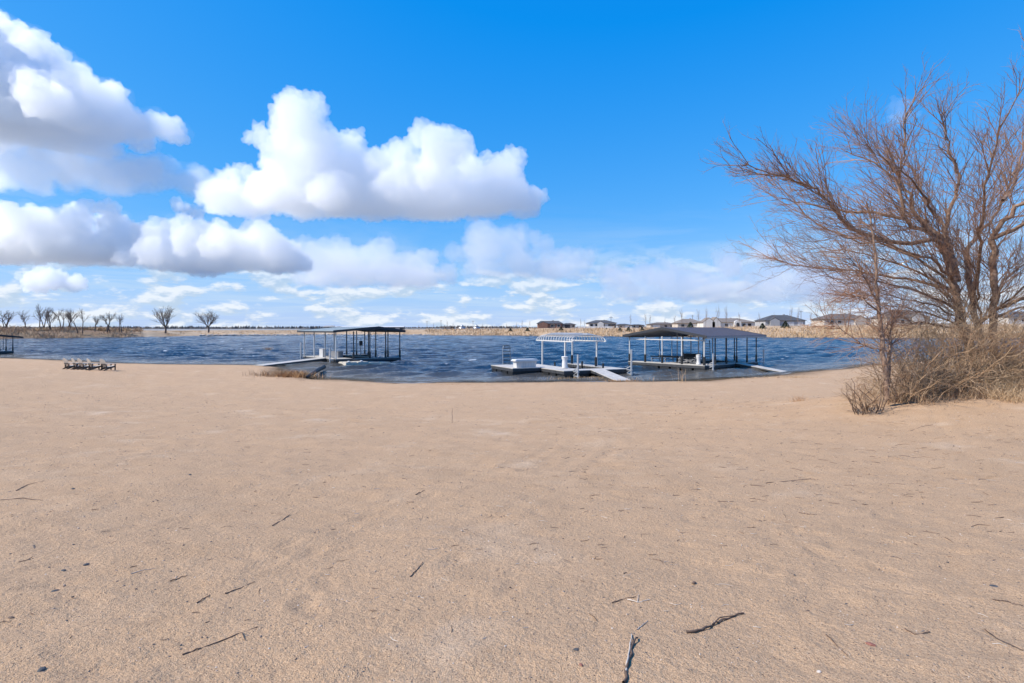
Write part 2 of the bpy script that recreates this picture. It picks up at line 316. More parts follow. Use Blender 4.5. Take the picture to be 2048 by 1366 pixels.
for fx, fy, fa in prints:
    m_ = (np.abs(Y-fy) < .6) & (np.abs(X-fx) < .6)
    if not m_.any(): continue
    dx, dy = X[m_]-fx, Y[m_]-fy; u_ = dx*math.cos(fa)+dy*math.sin(fa); v_ = -dx*math.sin(fa)+dy*math.cos(fa); q_ = (u_/.17)**2+(v_/.075)**2
    Z[m_] += -.013*np.exp(-q_)+.006*np.exp(-(np.sqrt(q_)-1.7)**2/.25)
for a0, b0, c0 in ((-6.0, .75, -.018), (-4.5, .75, -.018), (2.5, .52, .004), (4.0, .52, .004)):      # old tyre ruts
    d_ = X-(a0+b0*Y+c0*Y*Y)+.10*vnoise(Y/1.7, X*0, 14); Z += (-.011*np.exp(-(d_/.13)**2)+.006*np.exp(-((np.abs(d_)-.26)/.09)**2))*np.clip(.5+1.6*vnoise(X/2.2, Y/2.2, 15), 0, 1)*np.clip((dS-2)/3, 0, 1)
def grid_faces(r, c_):
    i, j = np.meshgrid(np.arange(r-1), np.arange(c_-1), indexing='ij'); a = (i*c_+j).ravel(); return np.stack([a, a+1, a+c_+1, a+c_], 1)
me = np_mesh('beach', np.stack([X, Y, Z], -1).reshape(-1, 3), grid_faces(*X.shape))
attr(me, 'wet', (np.clip(1-(dS+1.2*vnoise(X/2.5, Y/2.5, 9))/2.0, 0, 1)**1.3).ravel())
link('beach', me, M['sand'], kind='structure')
print('beach', time.time()-T0)
# far land: shoreline across the lake (bearing in photo pixels -> distance), rising to a bank
FS_PX = [-900,-300,0,130,260,340,400,600,640,800,1000,1100,1300,1500,1640,1800,2048,2400,3000]
FS_D  = [180,205,222,243,262,288,306,332,345,338,328,298,275,262,250,243,236,225,200]
BK_PX = [-900,0,200,270,330,640,800,900,1000,1100,1400,1550,1700,2048,3000]
BK_Z  = [3.0,3.0,3.0,2.6,2.3,2.5,3.0,3.4,3.7,4.2,4.5,5.3,5.7,6.3,6.3]
def far_shore(px): return np.interp(px, FS_PX, FS_D)
def far_z(px, off):
    bz = np.interp(px, BK_PX, BK_Z); t = np.clip(off/np.interp(px, [0, 300, 400, 900, 1100, 2048], [16, 14, 22, 26, 34, 34]), 0, 1); return -.4+(bz+.4)*(t*t*(3-2*t)*.75+.25*t)
pxs = np.arange(-900, 3001, 6.0); offs = np.array([-4,0,1,2,3,4.5,6,8,10,12,15,18,22,26,30,35,42,55,75,110,180,350,800,2000,6000,20000])
PX, OF = np.meshgrid(pxs, offs); D_ = far_shore(PX)+1.2*vnoise(PX/14, PX*0, 3)+OF; ZF = far_z(PX, OF); Xf = (PX-HX)/F*D_
ZF = ZF+np.where((OF > 0) & (OF < 200), .5*vnoise(Xf/7, D_/5, 6)*np.clip(OF/5, 0, 1), 0); ZF = np.where(OF > 300, np.minimum(ZF, 3.6), ZF)
me = np_mesh('far_bank', np.stack([Xf, D_, ZF], -1).reshape(-1, 3), grid_faces(*PX.shape)); me.materials.append(M['bank']); me.materials.append(M['leftbank']); me.materials.append(M['farfield'])
ncf = len(pxs); me.polygons.foreach_set('material_index', np.array([2 if k//(ncf-1) >= 20 else 1 if pxs[k % (ncf-1)] < 262+26*math.sin(k) and (k//(ncf-1)) < 24 else 0 for k in range(len(me.polygons))], dtype=np.int32))
link('far_bank', me, None, kind='structure')
# ------------------------------------------------------------------ water
rng = np.random.default_rng(7)
rows = [40.0]
while rows[-1] < 420: rows.append(rows[-1]+.27+(rows[-1]-40)*.0048)
yr = np.array(rows); nc = 580; S = np.linspace(-1.2, 1.2, nc); X = S[None, :]*yr[:, None]; Y = np.repeat(yr[:, None], nc, 1)
dS = -shore_dist(X.ravel(), Y.ravel()).reshape(X.shape)
W = np.zeros_like(X); cell = 2.4*Y/nc
for i in range(46):
    lam = .7*math.exp(rng.uniform(0, 2.35)); th = rng.normal(-.85, .5); k = 2*math.pi/lam
    a = .0125*lam**.9*rng.uniform(.6, 1.3)*.78
    ph = (X*math.cos(th)+Y*math.sin(th))*k+rng.uniform(0, 6.28); s_ = np.sin(ph)
    W += a*(s_+.25*np.cos(2*ph))*np.clip((lam/cell-2)/2, 0, 1)
gust = .88+.3*vnoise(X/22, Y/30, 12)
damp = np.clip((dS+.5)/9, .10, 1)
W = W*gust*damp
foam = np.zeros_like(X)
for i in range(760):
    D0 = 1/rng.uniform(1/330, 1/62); x0 = rng.uniform(-1.0, 1.0)*D0; r = rng.uniform(.12, .42)*(.7+D0/170); r2 = r*rng.uniform(.35, .6)
    j = np.searchsorted(yr, D0); j0, j1 = np.searchsorted(yr, D0-2.5*r2-1), np.searchsorted(yr, D0+2.5*r2+1); j = min(j, len(yr)-1)
    if rng.uniform() < (.75 if x0 > 2 else .3): continue
    c0, c1 = np.searchsorted(X[j], x0-3*r), np.searchsorted(X[j], x0+3*r)
    if c1-c0 < 2 or j1-j0 < 2: continue
    sl = (slice(j0, j1), slice(c0, c1)); g = np.exp(-((X[sl]-x0)/r)**2-((Y[sl]-D0-.3*(X[sl]-x0))/r2)**2)
    g = g*(.7+1.2*vnoise(X[sl]/.3, Y[sl]/.3, 5+i)); foam[sl] = np.maximum(foam[sl], np.clip((g-.34)*3.2, 0, 1)); W[sl] += .10*np.clip(g, 0, 1)
foam *= np.clip((dS-9)/8, 0, 1)
lap = np.exp(-((dS-.55-.5*vnoise(X/5, Y/5, 21))/.22)**2)*np.clip(vnoise(X/3.2, Y/3.2, 22)*5-.6, 0, 1); foam = np.maximum(foam, lap)
me = np_mesh('lake_water', np.stack([X, Y, W], -1).reshape(-1, 3), grid_faces(*X.shape))
attr(me, 'foam', foam.ravel()); attr(me, 'silt', (np.clip(1-dS/13, 0, 1)**1.4).ravel()); attr(me, 'clear', (np.clip(1-dS/2.6, 0, 1)*.85).ravel())
link('lake_water', me, M['water'], kind='structure')
print('water', len(yr)*nc, time.time()-T0)
# lake bed and land under everything, out to the horizon
MB().poly([(-30000,-3000,-2.4),(30000,-3000,-2.4),(30000,30000,-2.4),(-30000,30000,-2.4)]).build('ground', M['farfield'], kind='structure')

# ------------------------------------------------------------------ clouds
def remesh(ob, vox):
    r = ob.modifiers.new('r', 'REMESH'); r.mode = 'VOXEL'; r.voxel_size = vox; old = ob.data
    dg = bpy.context.evaluated_depsgraph_get(); me2 = bpy.data.meshes.new_from_object(ob.evaluated_get(dg)); ob.modifiers.clear(); ob.data = me2; bpy.data.meshes.remove(old)
def displace(me2, k, octs, seed, flat=None, push=0.0):
    nv = len(me2.vertices); co = np.empty(nv*3, np.float32); me2.vertices.foreach_get('co', co); co = co.reshape(-1, 3).astype(float)
    no = np.empty(nv*3, np.float32); me2.vertices.foreach_get('normal', no); no = no.reshape(-1, 3); p = co/k; h = np.full(nv, push)
    for f, a in octs: h = h+a*(.55-worley3(p*f, seed))
    co += no*(h*k)[:, None]
    if flat is not None: co[:, 2] = np.where(co[:, 2] < flat, flat+(co[:, 2]-flat)*.25, co[:, 2])
    me2.vertices.foreach_set('co', co.astype(np.float32).ravel()); me2.update()
def cloud(label, base, tops, D, seed, kind, vox=3.7, fringe=True):
    rnd = random.Random(seed); k = D/F; bm = bmesh.new()
    for (px, py, r) in tops:
        n = int(10+(base-py)/12)
        for i in range(n):
            rr = r*rnd.uniform(.30, .70); lo_, hi_ = py+rr, base-rr*.35
            y = rnd.uniform(lo_, hi_) if hi_ > lo_ else lo_
            q = P(px+rnd.gauss(0, r*.55), y, D); q.y = D+rnd.gauss(0, r*.7)*k
            bmesh.ops.create_icosphere(bm, subdivisions=2, radius=rr*k, matrix=Matrix.Translation(q))
    me = bpy.data.meshes.new('cloud'); bm.to_mesh(me); bm.free(); ob = bpy.data.objects.new('cloud', me); COL.objects.link(ob); b = P(0, base, D).z
    remesh(ob, 7*k); displace(ob.data, k, ((1/60, 34), (1/26, 20)), seed, b)
    soft = ob.data.copy() if fringe else None
    remesh(ob, vox*k); displace(ob.data, k, ((1/13, 13), (1/6.5, 6.5)), seed+5)
    me2 = ob.data; me2.polygons.foreach_set('use_smooth', np.ones(len(me2.polygons), bool)); me2.materials.clear(); me2.materials.append(CM[kind]); ob['label'] = label; ob['category'] = 'cloud'
    if fringe:      # thin ragged vapour round the core, out in places and in at others
        displace(soft, k, ((1/45, 30), (1/17, 16)), seed+9, None, 1.0); fo = bpy.data.objects.new('vapour_fringe', soft); COL.objects.link(fo); remesh(fo, 6*k); displace(fo.data, k, ((1/9, 6),), seed+3)
        soft = fo.data; soft.polygons.foreach_set('use_smooth', np.ones(len(soft.polygons), bool)); soft.materials.clear(); soft.materials.append(CM['vapour']); fo.parent = ob
    return ob
CL = []
CL.append(cloud('large white cumulus cloud in the middle of the sky with a peak on its left', 425, [(480,335,50),(550,315,60),(580,235,62),(598,190,45),(650,255,52),(690,270,60),(775,268,58),(880,275,62),(960,310,55),(1000,290,48),(1030,350,45),(740,360,70),(850,375,70),(940,370,60)], 2150, 1, 'thick', 3.5, False))
CL.append(cloud('big white cloud filling the upper left corner of the sky', 270, [(-60,-10,90),(-10,40,80),(45,100,80),(120,125,70),(185,165,62),(235,205,48),(60,200,75),(265,235,30)], 2500, 2, 'thick'))
CL.append(cloud('softer grey white cloud hanging below the upper left cloud', 380, [(0,262,46),(60,272,44),(120,278,50),(200,290,50),(280,310,44),(340,325,38),(375,345,30)], 2800, 3, 'thin'))
CL.append(cloud('long white cloud bank low at the left edge of the sky', 520, [(-40,400,60),(10,400,50),(75,415,55),(170,400,52),(235,435,52),(110,450,60),(280,470,45)], 3000, 4, 'thick'))
CL.append(cloud('white cloud with a small bright tuft, right of the left edge cloud bank', 538, [(330,450,45),(392,390,24),(410,430,48),(470,440,58),(530,460,55),(565,490,42),(430,490,60),(370,490,50)], 2400, 5, 'thick', 3.5, False))
CL.append(cloud('flat pale cloud low over the roof of the left boat dock', 568, [(630,480,38),(690,475,48),(750,480,48),(810,495,45),(855,525,38)], 3600, 6, 'thin'))
CL.append(cloud('ragged pale cloud under the right end of the large cumulus', 550, [(960,440,36),(1010,442,36),(1040,450,30),(990,500,28),(1030,520,28)], 3500, 7, 'faint'))
CL.append(cloud('small round pale cloud right of the ragged cloud', 556, [(1100,500,28),(1140,488,32),(1175,492,24)], 3600, 8, 'faint'))
CL.append(cloud('wide faint cloud low over the covered dock and houses', 600, [(1260,535,34),(1320,520,38),(1400,540,44),(1480,500,42),(1530,482,34),(1590,515,42),(1650,540,40),(1720,540,40)], 3900, 9, 'faint'))
CL.append(cloud('small bright cloud puff low at the far left above the bare trees', 580, [(75,548,20),(108,540,22),(135,556,18)], 4200, 10, 'thick', 3, False))
CL.append(cloud('small wispy cloud puff behind the top of the big bare tree', 250, [(1790,200,22),(1812,215,22)], 2500, 11, 'faint', 3, False))
print('clouds', time.time()-T0, sum(len(o.data.polygons) for o in CL))

# ------------------------------------------------------------------ boat docks
def rot2(e): return math.atan2(e[1], e[0])
def dock_post(par, x, y, z0, z1, w, m, sleeve=0.0):
    w *= .86; o = MB().bar((x, y, z0), (x, y, z1), w).build('post', m, par)
    if sleeve: MB().bar((x, y, z0-.45), (x, y, z0+sleeve), w*1.75).build('sleeve', M['black'], o)
    return o
def walkway(par, x0, x1, y0, y1, top, m='deck', pitch=1.25, floats=True, rail=.26, fm='fascia'):
    """one pontoon: decking on a frame, float drums under it"""
    MB().box(((x0+x1)/2, (y0+y1)/2, top-.03), (x1-x0, y1-y0, .06)).build('decking', M[m], par)
    fr = MB(); t = .08
    fr.box(((x0+x1)/2, y0+t/2+.01, top-.065-rail/2), (x1-x0-.02, t, rail)).box(((x0+x1)/2, y1-t/2-.01, top-.065-rail/2), (x1-x0-.02, t, rail))
    fr.box((x0+t/2+.01, (y0+y1)/2, top-.065-rail/2), (t, y1-y0-.2, rail)).box((x1-t/2-.01, (y0+y1)/2, top-.065-rail/2), (t, y1-y0-.2, rail))
    fr.build('frame', M[fm], par)
    if floats:
        L, Wd, along = (x1-x0, y1-y0, 0) if x1-x0 > y1-y0 else (y1-y0, x1-x0, 1); n = max(2, int(L/pitch)); st = L/n
        for i in range(n):
            c_ = (x0+st*(i+.5), (y0+y1)/2) if not along else ((x0+x1)/2, y0+st*(i+.5)); h = top-.07-rail+.22
            dx, dy = (st*.8, Wd-.1) if not along else (Wd-.1, st*.8)
            b = MB(); hx, hy = dx/2, dy/2; zt, zb = top-.07-rail, -.22
            b.prism([(c_[0]-hx, c_[1]-hy, zb), (c_[0]+hx, c_[1]-hy, zb), (c_[0]+hx, c_[1]+hy, zb), (c_[0]-hx, c_[1]+hy, zb)], (0, 0, zt-zb))
            for k in range(4):      # moulded ribs on the drum
                f = -.75+k*.5
                if not along: b.box((c_[0]+f*hx, c_[1]-hy-.012, (zt+zb)/2), (.09, .03, zt-zb-.06))
                else: b.box((c_[0]-hx-.012, c_[1]+f*hy, (zt+zb)/2), (.03, .09, zt-zb-.06))
            b.build('float', M['float'], par)
def anchor_pipe(par, x, y, z1, dirx, diry, top=.5):
    """galvanised pipe pile in a welded bracket at a dock corner"""
    o = MB().bar((x, y, -1.4), (x, y, z1), .17, sides=10).build('anchor_pipe', M['alu'], par)
    b = MB(); q = Vector((x-dirx*.85, y-diry*.85, top))
    b.bar(q, (x-dirx*.1, y-diry*.1, top), .09).bar((q.x, q.y, top-.38), (x-dirx*.1, y-diry*.1, top-.38), .09)
    b.bar((q.x, q.y, top+.05), (x, y, top+.4), .07).bar((q.x, q.y, top-.36), (x, y, top), .06); b.lathe([(.13, -.06), (.13, .06)], (x, y, top), 10).lathe([(.13, -.06), (.13, .06)], (x, y, top-.38), 10)
    b.build('bracket', M['alu'], o)
def gangway(par, a, b, w, m='deck', h=.24):
    """sloping ramp from the dock edge a to the sand b, both at deck level"""
    a = Vector(a); b = Vector(b); t = (b-a).normalized(); s = t.cross(Vector((0, 0, 1))).normalized()*w/2; up = Vector((0, 0, 1))
    MB().prism([a+s, a-s, b-s, b+s], (0, 0, .05)).build('ramp_decking', M[m], par)
    fr = MB()
    for k in (1, -1):
        o_ = s*(k*.94); fr.prism([a+o_-up*.01, b+o_-up*.01, b+o_-up*(h*.35), a+o_-up*h], s.normalized()*(-k*.06))
    fr.build('ramp_frame', M['fascia'], par)
def gable_roof(par, x0, x1, y0, y1, ze, zr, xr, rm, under, ribs=14, fas=.24, rh=.035):
    """metal roof with the ridge along y at x = xr"""
    th = .07
    for nm, xa, za, xb, zb in (('roof_slope', x0, ze, xr, zr), ('roof_slope', xr, zr, x1, ze)):
        o = MB().prism([(xa, y0, za), (xb, y0, zb), (xb, y0, zb+th), (xa, y0, za+th)], (0, y1-y0, 0)).build(nm, rm, par)
        rb = MB()
        for i in range(ribs):
            y = y0+(y1-y0)*(i+.5)/ribs; rb.prism([(xa, y-.02, za+th), (xb, y-.02, zb+th), (xb, y-.02, zb+th+rh), (xa, y-.02, za+th+rh)], (0, .04, 0))
        rb.build('ribs', rm, o)
        MB().prism([(xa, y0+.02, za-.012), (xb, y0+.02, zb-.012), (xb, y0+.02, zb-.03), (xa, y0+.02, za-.03)], (0, y1-y0-.04, 0)).build('lining', under, o)
    for y in (y0-.05, y1+.01):
        MB().prism([(x0-.03, y, ze-fas*.6), (xr, y, zr-fas*.6), (x1+.03, y, ze-fas*.6), (x1+.03, y, ze+th+.05), (xr, y, zr+th+.05), (x0-.03, y, ze+th+.05)], (0, .04, 0)).build('gable_trim', M['fasciadark'], par)
    for x in (x0-.045, x1+.005): MB().box((x, (y0+y1)/2, ze-fas*.25), (.04, y1-y0, fas*.75)).build('eave_trim', under if under is M['rooftan'] else M['fasciadark'], par)

# --- right covered dock: local x = along its left front edge (towards the shore), local y = away to the right
A0 = Vector((13.1, 64.9)); e1 = Vector((.626, -.78)); e2 = Vector((.78, .626)); LA, LB = 9.75, 10.4
RD = thing('covered_boat_dock', 'covered boat dock with dark purple grey gable roof and black sleeved posts', 'boat dock', (A0.x, A0.y, 0), rot2(e1))
walkway(RD, 0, LA, 0, 1.35, .56); walkway(RD, LA-2.1, LA, 1.37, LB, .555); walkway(RD, 0, LA-2.12, LB-1.3, LB, .56, 'deckdark'); walkway(RD, 3.9, 4.9, 1.37, LB-1.32, .55, 'deckdark')
for x in (.12, 2.3, 4.55, 7.0): dock_post(RD, x, .12, .56, 3.42, .115, M['postwhite'], .85)
dock_post(RD, LA-.14, .14, .56, 3.42, .13, M['postwhite'], .85)
for y in (2.1, 4.2, 6.2, 8.3, LB-.14): dock_post(RD, LA-.14, y, .56, 3.42, .10, M['postdark'], .75)
for x in (.12, 2.3, 4.55, 7.0): dock_post(RD, x, LB-.14, .56, 3.42, .09, M['postdark'], .7)
for y in (3.0, 5.6, 8.0): dock_post(RD, 4.4, y, .56, 4.0, .09, M['post'], .7); dock_post(RD, .12, y, .56, 3.42, .08, M['post'], 0)
for y in (2.0, 4.6, 7.2): dock_post(RD, LA-2.0, y, .56, 3.8, .085, M['post'], .6)
MB().box((LA/2, .12, 3.06), (LA, .09, .10)).build('cross_beam', M['whitepaint'], RD)
MB().box((LA/2, LB-.14, 3.3), (LA, .08, .12)).box((LA-.14, LB/2, 3.3), (.08, LB, .12)).box((.12, LB/2, 3.3), (.08, LB, .12)).build('roof_beam', M['postdark'], RD)
gable_roof(RD, -.45, LA+.45, -.35, LB+.9, 3.42, 4.28, LA/2, M['roofdark'], M['rooftan'], 22)
anchor_pipe(RD, LA+.55, .6, 1.75, 1, 0); anchor_pipe(RD, LA-.2, LB+1.6, 1.9, 0, 1)
RI = RD.matrix_basis.inverted()
def loc(o, p): return o.matrix_basis.inverted() @ Vector(p)
for o_ in (RD,): o_.matrix_basis = Matrix.Translation(o_.location) @ Matrix.Rotation(o_.rotation_euler.z, 4, 'Z')
e = on_ground(1570, 745); gangway(RD, loc(RD, A0.to_3d()+(e1*LA+e2*6.3).to_3d()+Vector((0, 0, .56))), loc(RD, e+Vector((0, 0, .04))), 1.35)
def local_thing(dock, name, label, cat, x, y, z, rz=0.0):
    q = dock.matrix_basis @ Vector((x, y, z)); return thing(name, label, cat, q, dock.rotation_euler.z+rz)
t = local_thing(RD, 'slide_ladder', 'tall dark curved ladder standing on the covered dock', 'ladder', 7.75, 3.6, .56, math.radians(40))
for k in (-.28, .28): MB().path([(k, -.45, 0), (k, -.1, .35), (k, .0, .8), (k, .12, 1.7), (k, .2, 2.25), (k, .45, 2.42), (k, .62, 2.2)], .035).build('rail', M['postdark'], t)
for i in range(7): MB().box((0, -.02+.03*i, .45+.27*i), (.56, .16, .045)).build('rung', M['black'], t)
t = local_thing(RD, 'storage_box', 'black storage box under the roof of the covered dock', 'storage box', 5.2, 4.6, .56, math.radians(38))
MB().box((0, 0, .42), (1.75, .75, .84)).build('body', M['black'], t); MB().box((0, 0, .87), (1.82, .82, .07)).build('lid', M['black'], t)
t = local_thing(RD, 'dock_pedestal', 'white rounded pedestal on the front walkway of the covered dock', 'pedestal', 8.55, .75, .56)
MB().lathe([(.25, 0), (.25, .06), (.19, .16), (.17, .55), (.24, .82), (.24, .92), (.12, .96)], sides=14).build('column', M['white'], t, True); MB().lathe([(.26, .96), (.2, 1.02), (.05, 1.04)], sides=14).build('cap', M['white'], t, True)
t = local_thing(RD, 'boat_lift', 'grey steel boat lift frame with tarpaulin heap on the covered dock', 'boat lift', 4.9, 1.9, .5)
for y in (.2, 1.6): MB().bar((-3.4, y, .62), (2.2, y, .62), .11).build('bunk_beam', M['black'], t)
for x in (-3.2, -1.4, .4, 2.0):
    b = MB().bar((x, .1, .35), (x, 1.7, .35), .08)
    for y in (.2, 1.6): b.bar((x, y, .0), (x, y, .62), .07)
    b.build('cradle', M['post'], t)
b = MB(); rnd = random.Random(4)
for i in range(46):
    a_ = Vector((rnd.uniform(.7, 3.0), rnd.uniform(-.55, .3), rnd.uniform(.08, .5))); b.bar(a_, a_+Vector((rnd.uniform(-.5, .5), rnd.uniform(-.3, .3), rnd.uniform(-.2, .25))), rnd.uniform(.05, .14), sides=5)
b.build('folded_tarpaulin', M['graybox'], t)

# --- dock with the bare white canopy frame
B0 = Vector((4.53, 50.1)); f1 = Vector((.911, .412)); f2 = Vector((-.412, .911))
CD = thing('canopy_boat_dock', 'open boat dock with bare white arched canopy frame and ramp to the sand', 'boat dock', (B0.x, B0.y, 0), rot2(f1))
CD.matrix_basis = Matrix.Translation(CD.location) @ Matrix.Rotation(CD.rotation_euler.z, 4, 'Z')
walkway(CD, 0, 6.75, 0, 1.5, .56); walkway(CD, 0, 2.3, 1.52, 9.6, .565); walkway(CD, 5.65, 6.75, 1.52, 9.3, .555); walkway(CD, -2.95, -.02, 4.3, 9.6, .60, 'deck', 1.3)
for x, y in ((2.45, 4.1), (6.0, 4.1), (6.0, 8.8), (2.45, 8.8)):
    dock_post(CD, x, y, .3, 3.05, .15, M['whitepaint'], 0)
for x, y in ((5.85, 4.05), (5.9, 8.75)): MB().bar((x, y, .2), (x, y, 1.45), .17).build('bumper', M['black'], CD)
for x, y in ((2.36, 6.0), (5.6, 6.2), (5.6, 2.4)): MB().bar((x, y, .0), (x, y, .95), .13).build('bumper', M['black'], CD)
can = MB(); x0, x1, y0, y1 = 2.4, 6.05, 2.6, 10.1; zr = 3.02
can.bar((x0, y0, zr), (x0, y1, zr), .10).bar((x1, y0, zr), (x1, y1, zr), .10).bar((x0, y0+.3, zr), (x1, y0+.3, zr), .07).bar((x0, y1-.3, zr), (x1, y1-.3, zr), .07)
can.build('canopy_rail', M['whitepaint'], CD)
def arch(y, lean, hgt):
    b_ = MB(); pts = []
    for i in range(13):
        a_ = math.pi*i/12; c_ = math.cos(a_); s_ = math.sin(a_)**.62
        pts.append(((x0+x1)/2-(x1-x0)/2*math.copysign(abs(c_)**.8, c_), y+lean*s_, zr+hgt*s_))
    b_.path(pts, .042, 5); return b_
nrib = 15
for i in range(nrib):
    f = i/(nrib-1); y = y0+(y1-y0)*f; ed = min(f, 1-f); arch(y, (.5 if f < .5 else -.5)*max(0, 1-ed*5), .76-.16*max(0, 1-ed*5)).build('canopy_rib', M['whitepaint'], CD)
for fx, hz in ((.5, .74), (.1, .46), (.9, .46)):
    MB().bar((x0+(x1-x0)*fx, y0+.35, zr+hz-.03), (x0+(x1-x0)*fx, y1-.35, zr+hz-.03), .04).build('canopy_purlin', M['whitepaint'], CD)
anchor_pipe(CD, .95, -.75, 2.0, 0, -1, .48); anchor_pipe(CD, 6.6, -.7, 2.35, 0, -1, .48)
e = on_ground(1248, 763); gangway(CD, (3.4, 0, .56), loc(CD, e+Vector((0, 0, .03))), 1.4)
t = local_thing(CD, 'deck_box', 'large white deck box with rounded overhanging lid on the swim platform', 'deck box', -1.35, 5.1, .60)
b = MB()
b.prism([(-.98, -.34, 0), (.98, -.34, 0), (1.06, -.40, .58), (-1.06, -.40, .58)], (0, .75, 0)); b.build('body', M['white'], t)
for k in range(7): MB().box((-.84+.28*k, -.385, .30), (.10, .05, .46), Matrix.Rotation(.10, 3, 'X')).build('moulded_rib', M['white'], t)
MB().prism([(-1.2, -.52, .58), (1.2, -.52, .58), (1.22, -.5, .66), (1.05, -.48, .77), (-1.05, -.48, .77), (-1.22, -.5, .66)], (0, 1.0, 0)).build('lid', M['white'], t)
t = local_thing(CD, 'swim_ladder', 'dark arched swim ladder standing behind the white deck box', 'ladder', -1.35, 9.3, .60, .15)
for k in (-.45, .45): MB().path([(k, 0, 0), (k*.98, .05, 1.2), (k*.9, .05, 1.75), (k*.7, .05, 1.9)], .04).build('rail', M['post'], t)
MB().bar((-.33, .05, 1.9), (.33, .05, 1.9), .09).build('top_bar', M['postdark'], t)
for i in range(6): MB().box((0, .03, .15+.3*i), (.86, .14, .07)).build('rung', M['black'], t)
t = local_thing(CD, 'dock_bin', 'white flared bin on the walkway beside the canopy posts', 'bin', 1.55, 2.6, .565)
MB().lathe([(.27, 0), (.26, .1), (.24, .6), (.22, .75), (.29, .95), (.29, 1.02)], sides=14).build('body', M['white'], t, True); MB().lathe([(.31, 1.02), (.31, 1.09), (.22, 1.12)], sides=14).build('lid', M['white'], t, True)

# --- left covered dock
C0 = Vector((-21.2, 69.0)); g1 = Vector((.75, .661)); g2 = Vector((-.661, .75))
LD = thing('covered_boat_dock', 'covered boat dock with pale grey roof and long ramp beside the rusty grass', 'boat dock', (C0.x, C0.y, 0), rot2(g1))
LD.matrix_basis = Matrix.Translation(LD.location) @ Matrix.Rotation(LD.rotation_euler.z, 4, 'Z')
walkway(LD, 0, 2.2, 0, 10, .58); walkway(LD, 2.22, 9, 8.6, 10, .58, 'deckdark'); walkway(LD, 2.22, 9.0, 0, 1.1, .50, 'deckdark', fm='postdark'); walkway(LD, 5.2, 6.2, 1.12, 8.58, .55, 'deckdark')
for x, y, m_, sl in ((.12, .12, 'postwhite', 0), (.12, 3.2, 'post', 0), (.12, 6.6, 'postwhite', 0), (.12, 9.85, 'postwhite', 0), (2.4, .12, 'postdark', .8), (4.6, .12, 'postdark', .8), (6.8, .12, 'postdark', .85), (8.86, .12, 'postdark', .9), (8.86, 3.2, 'postdark', .7), (8.86, 6.6, 'postdark', .7), (8.86, 9.85, 'postdark', .6), (6.1, 3.4, 'postdark', .6), (6.1, 6.8, 'post', .6), (3.0, 9.85, 'post', 0), (6.1, 9.85, 'postdark', .6), (2.1, 5.0, 'postwhite', 0)):
    dock_post(LD, x, y, .56, 3.9, .12, M[m_], sl)
gable_roof(LD, -.4, 9.4, -.35, 10.9, 3.9, 4.40, 5.6, M['roofgrey'], M['fasciadark'], 20, .26, .008)
anchor_pipe(LD, -.55, 9.3, 2.4, -1, 0); anchor_pipe(LD, -.45, .5, 1.9, -1, 0)
e = on_ground(518, 732); gangway(LD, (0, 3.4, .56), loc(LD, e+Vector((0, 0, .04))), 1.5)
t = local_thing(LD, 'storage_box', 'grey storage box on the left covered dock walkway', 'storage box', 1.6, 3.4, .58, -1.2)
MB().box((0, 0, .36), (1.75, .7, .72)).build('body', M['graybox'], t); MB().box((0, 0, .755), (1.8, .76, .06)).build('lid', M['graybox'], t)
t = local_thing(LD, 'dock_cabinet', 'narrow white cabinet beside the grey storage box', 'cabinet', .8, 5.6, .58, -1.2)
MB().box((0, 0, .5), (.6, .5, 1.0)).build('body', M['white'], t); MB().box((0, 0, 1.03), (.66, .56, .06)).build('top', M['white'], t)
t = local_thing(LD, 'lift_control', 'small dark lift control panel on a post of the left dock', 'control panel', 5.3, 4.0, .56)
MB().bar((0, 0, 0), (0, 0, 1.6), .08).build('stand', M['post'], t); MB().box((0, -.05, 1.75), (.42, .14, .62)).build('panel', M['fascia'], t)
t = local_thing(LD, 'floating_jet_ski_port', 'low beige floating plastic platform moored at the left covered dock', 'float platform', 3.6, -1.15, 0)
for i in range(4):
    for j in range(2):
        x, y = -2.7+i*1.5, -.85+j*1.05; b = MB(); h = .30-.06*i*(i > 1)
        b.prism([(x-.72, y-.5, -.1), (x+.72, y-.5, -.1), (x+.72, y+.5, -.1), (x-.72, y+.5, -.1)], (0, 0, h)); b.prism([(x-.66, y-.44, h-.1), (x+.66, y-.44, h-.1), (x+.66, y+.44, h-.1), (x-.66, y+.44, h-.1)], (0, 0, .07)); b.build('float_block', M['beige'], t)
for x, y in ((-3.0, -1.2), (-1.4, -1.2)): MB().lathe([(.16, 0), (.2, .08), (.08, .16)], (x, y, .27), 10).build('mooring_knob', M['white'], t)

# --- dark dock at the left edge of the picture
ED = thing('covered_boat_dock', 'dark covered boat dock cut off by the left edge of the picture', 'boat dock', (-88.6, 88, 0), math.radians(50))
ED.matrix_basis = Matrix.Translation(ED.location) @ Matrix.Rotation(ED.rotation_euler.z, 4, 'Z')
walkway(ED, 0, 9.5, 0, 2.0, .5, 'deckdark'); walkway(ED, 0, 2.0, 2.02, 8, .5, 'deckdark')
for x in (.15, 3.2, 4.9, 6.3, 7.7, 8.5, 9.35): dock_post(ED, x, .15, .5, 2.75, .12, M['postdark'], .75)
for x in (.15, 5.0, 9.3): dock_post(ED, x, 7.9, .5, 2.75, .1, M['postdark'], 0)
gable_roof(ED, -.8, 10.6, -.4, 8.4, 2.75, 3.65, 3.8, M['fasciadark'], M['fasciadark'], 10)
for z in (1.05, 1.3): MB().bar((3.2, .1, z), (5.0, .1, z), .05).build('rail', M['postdark'], ED)
print('docks', time.time()-T0)

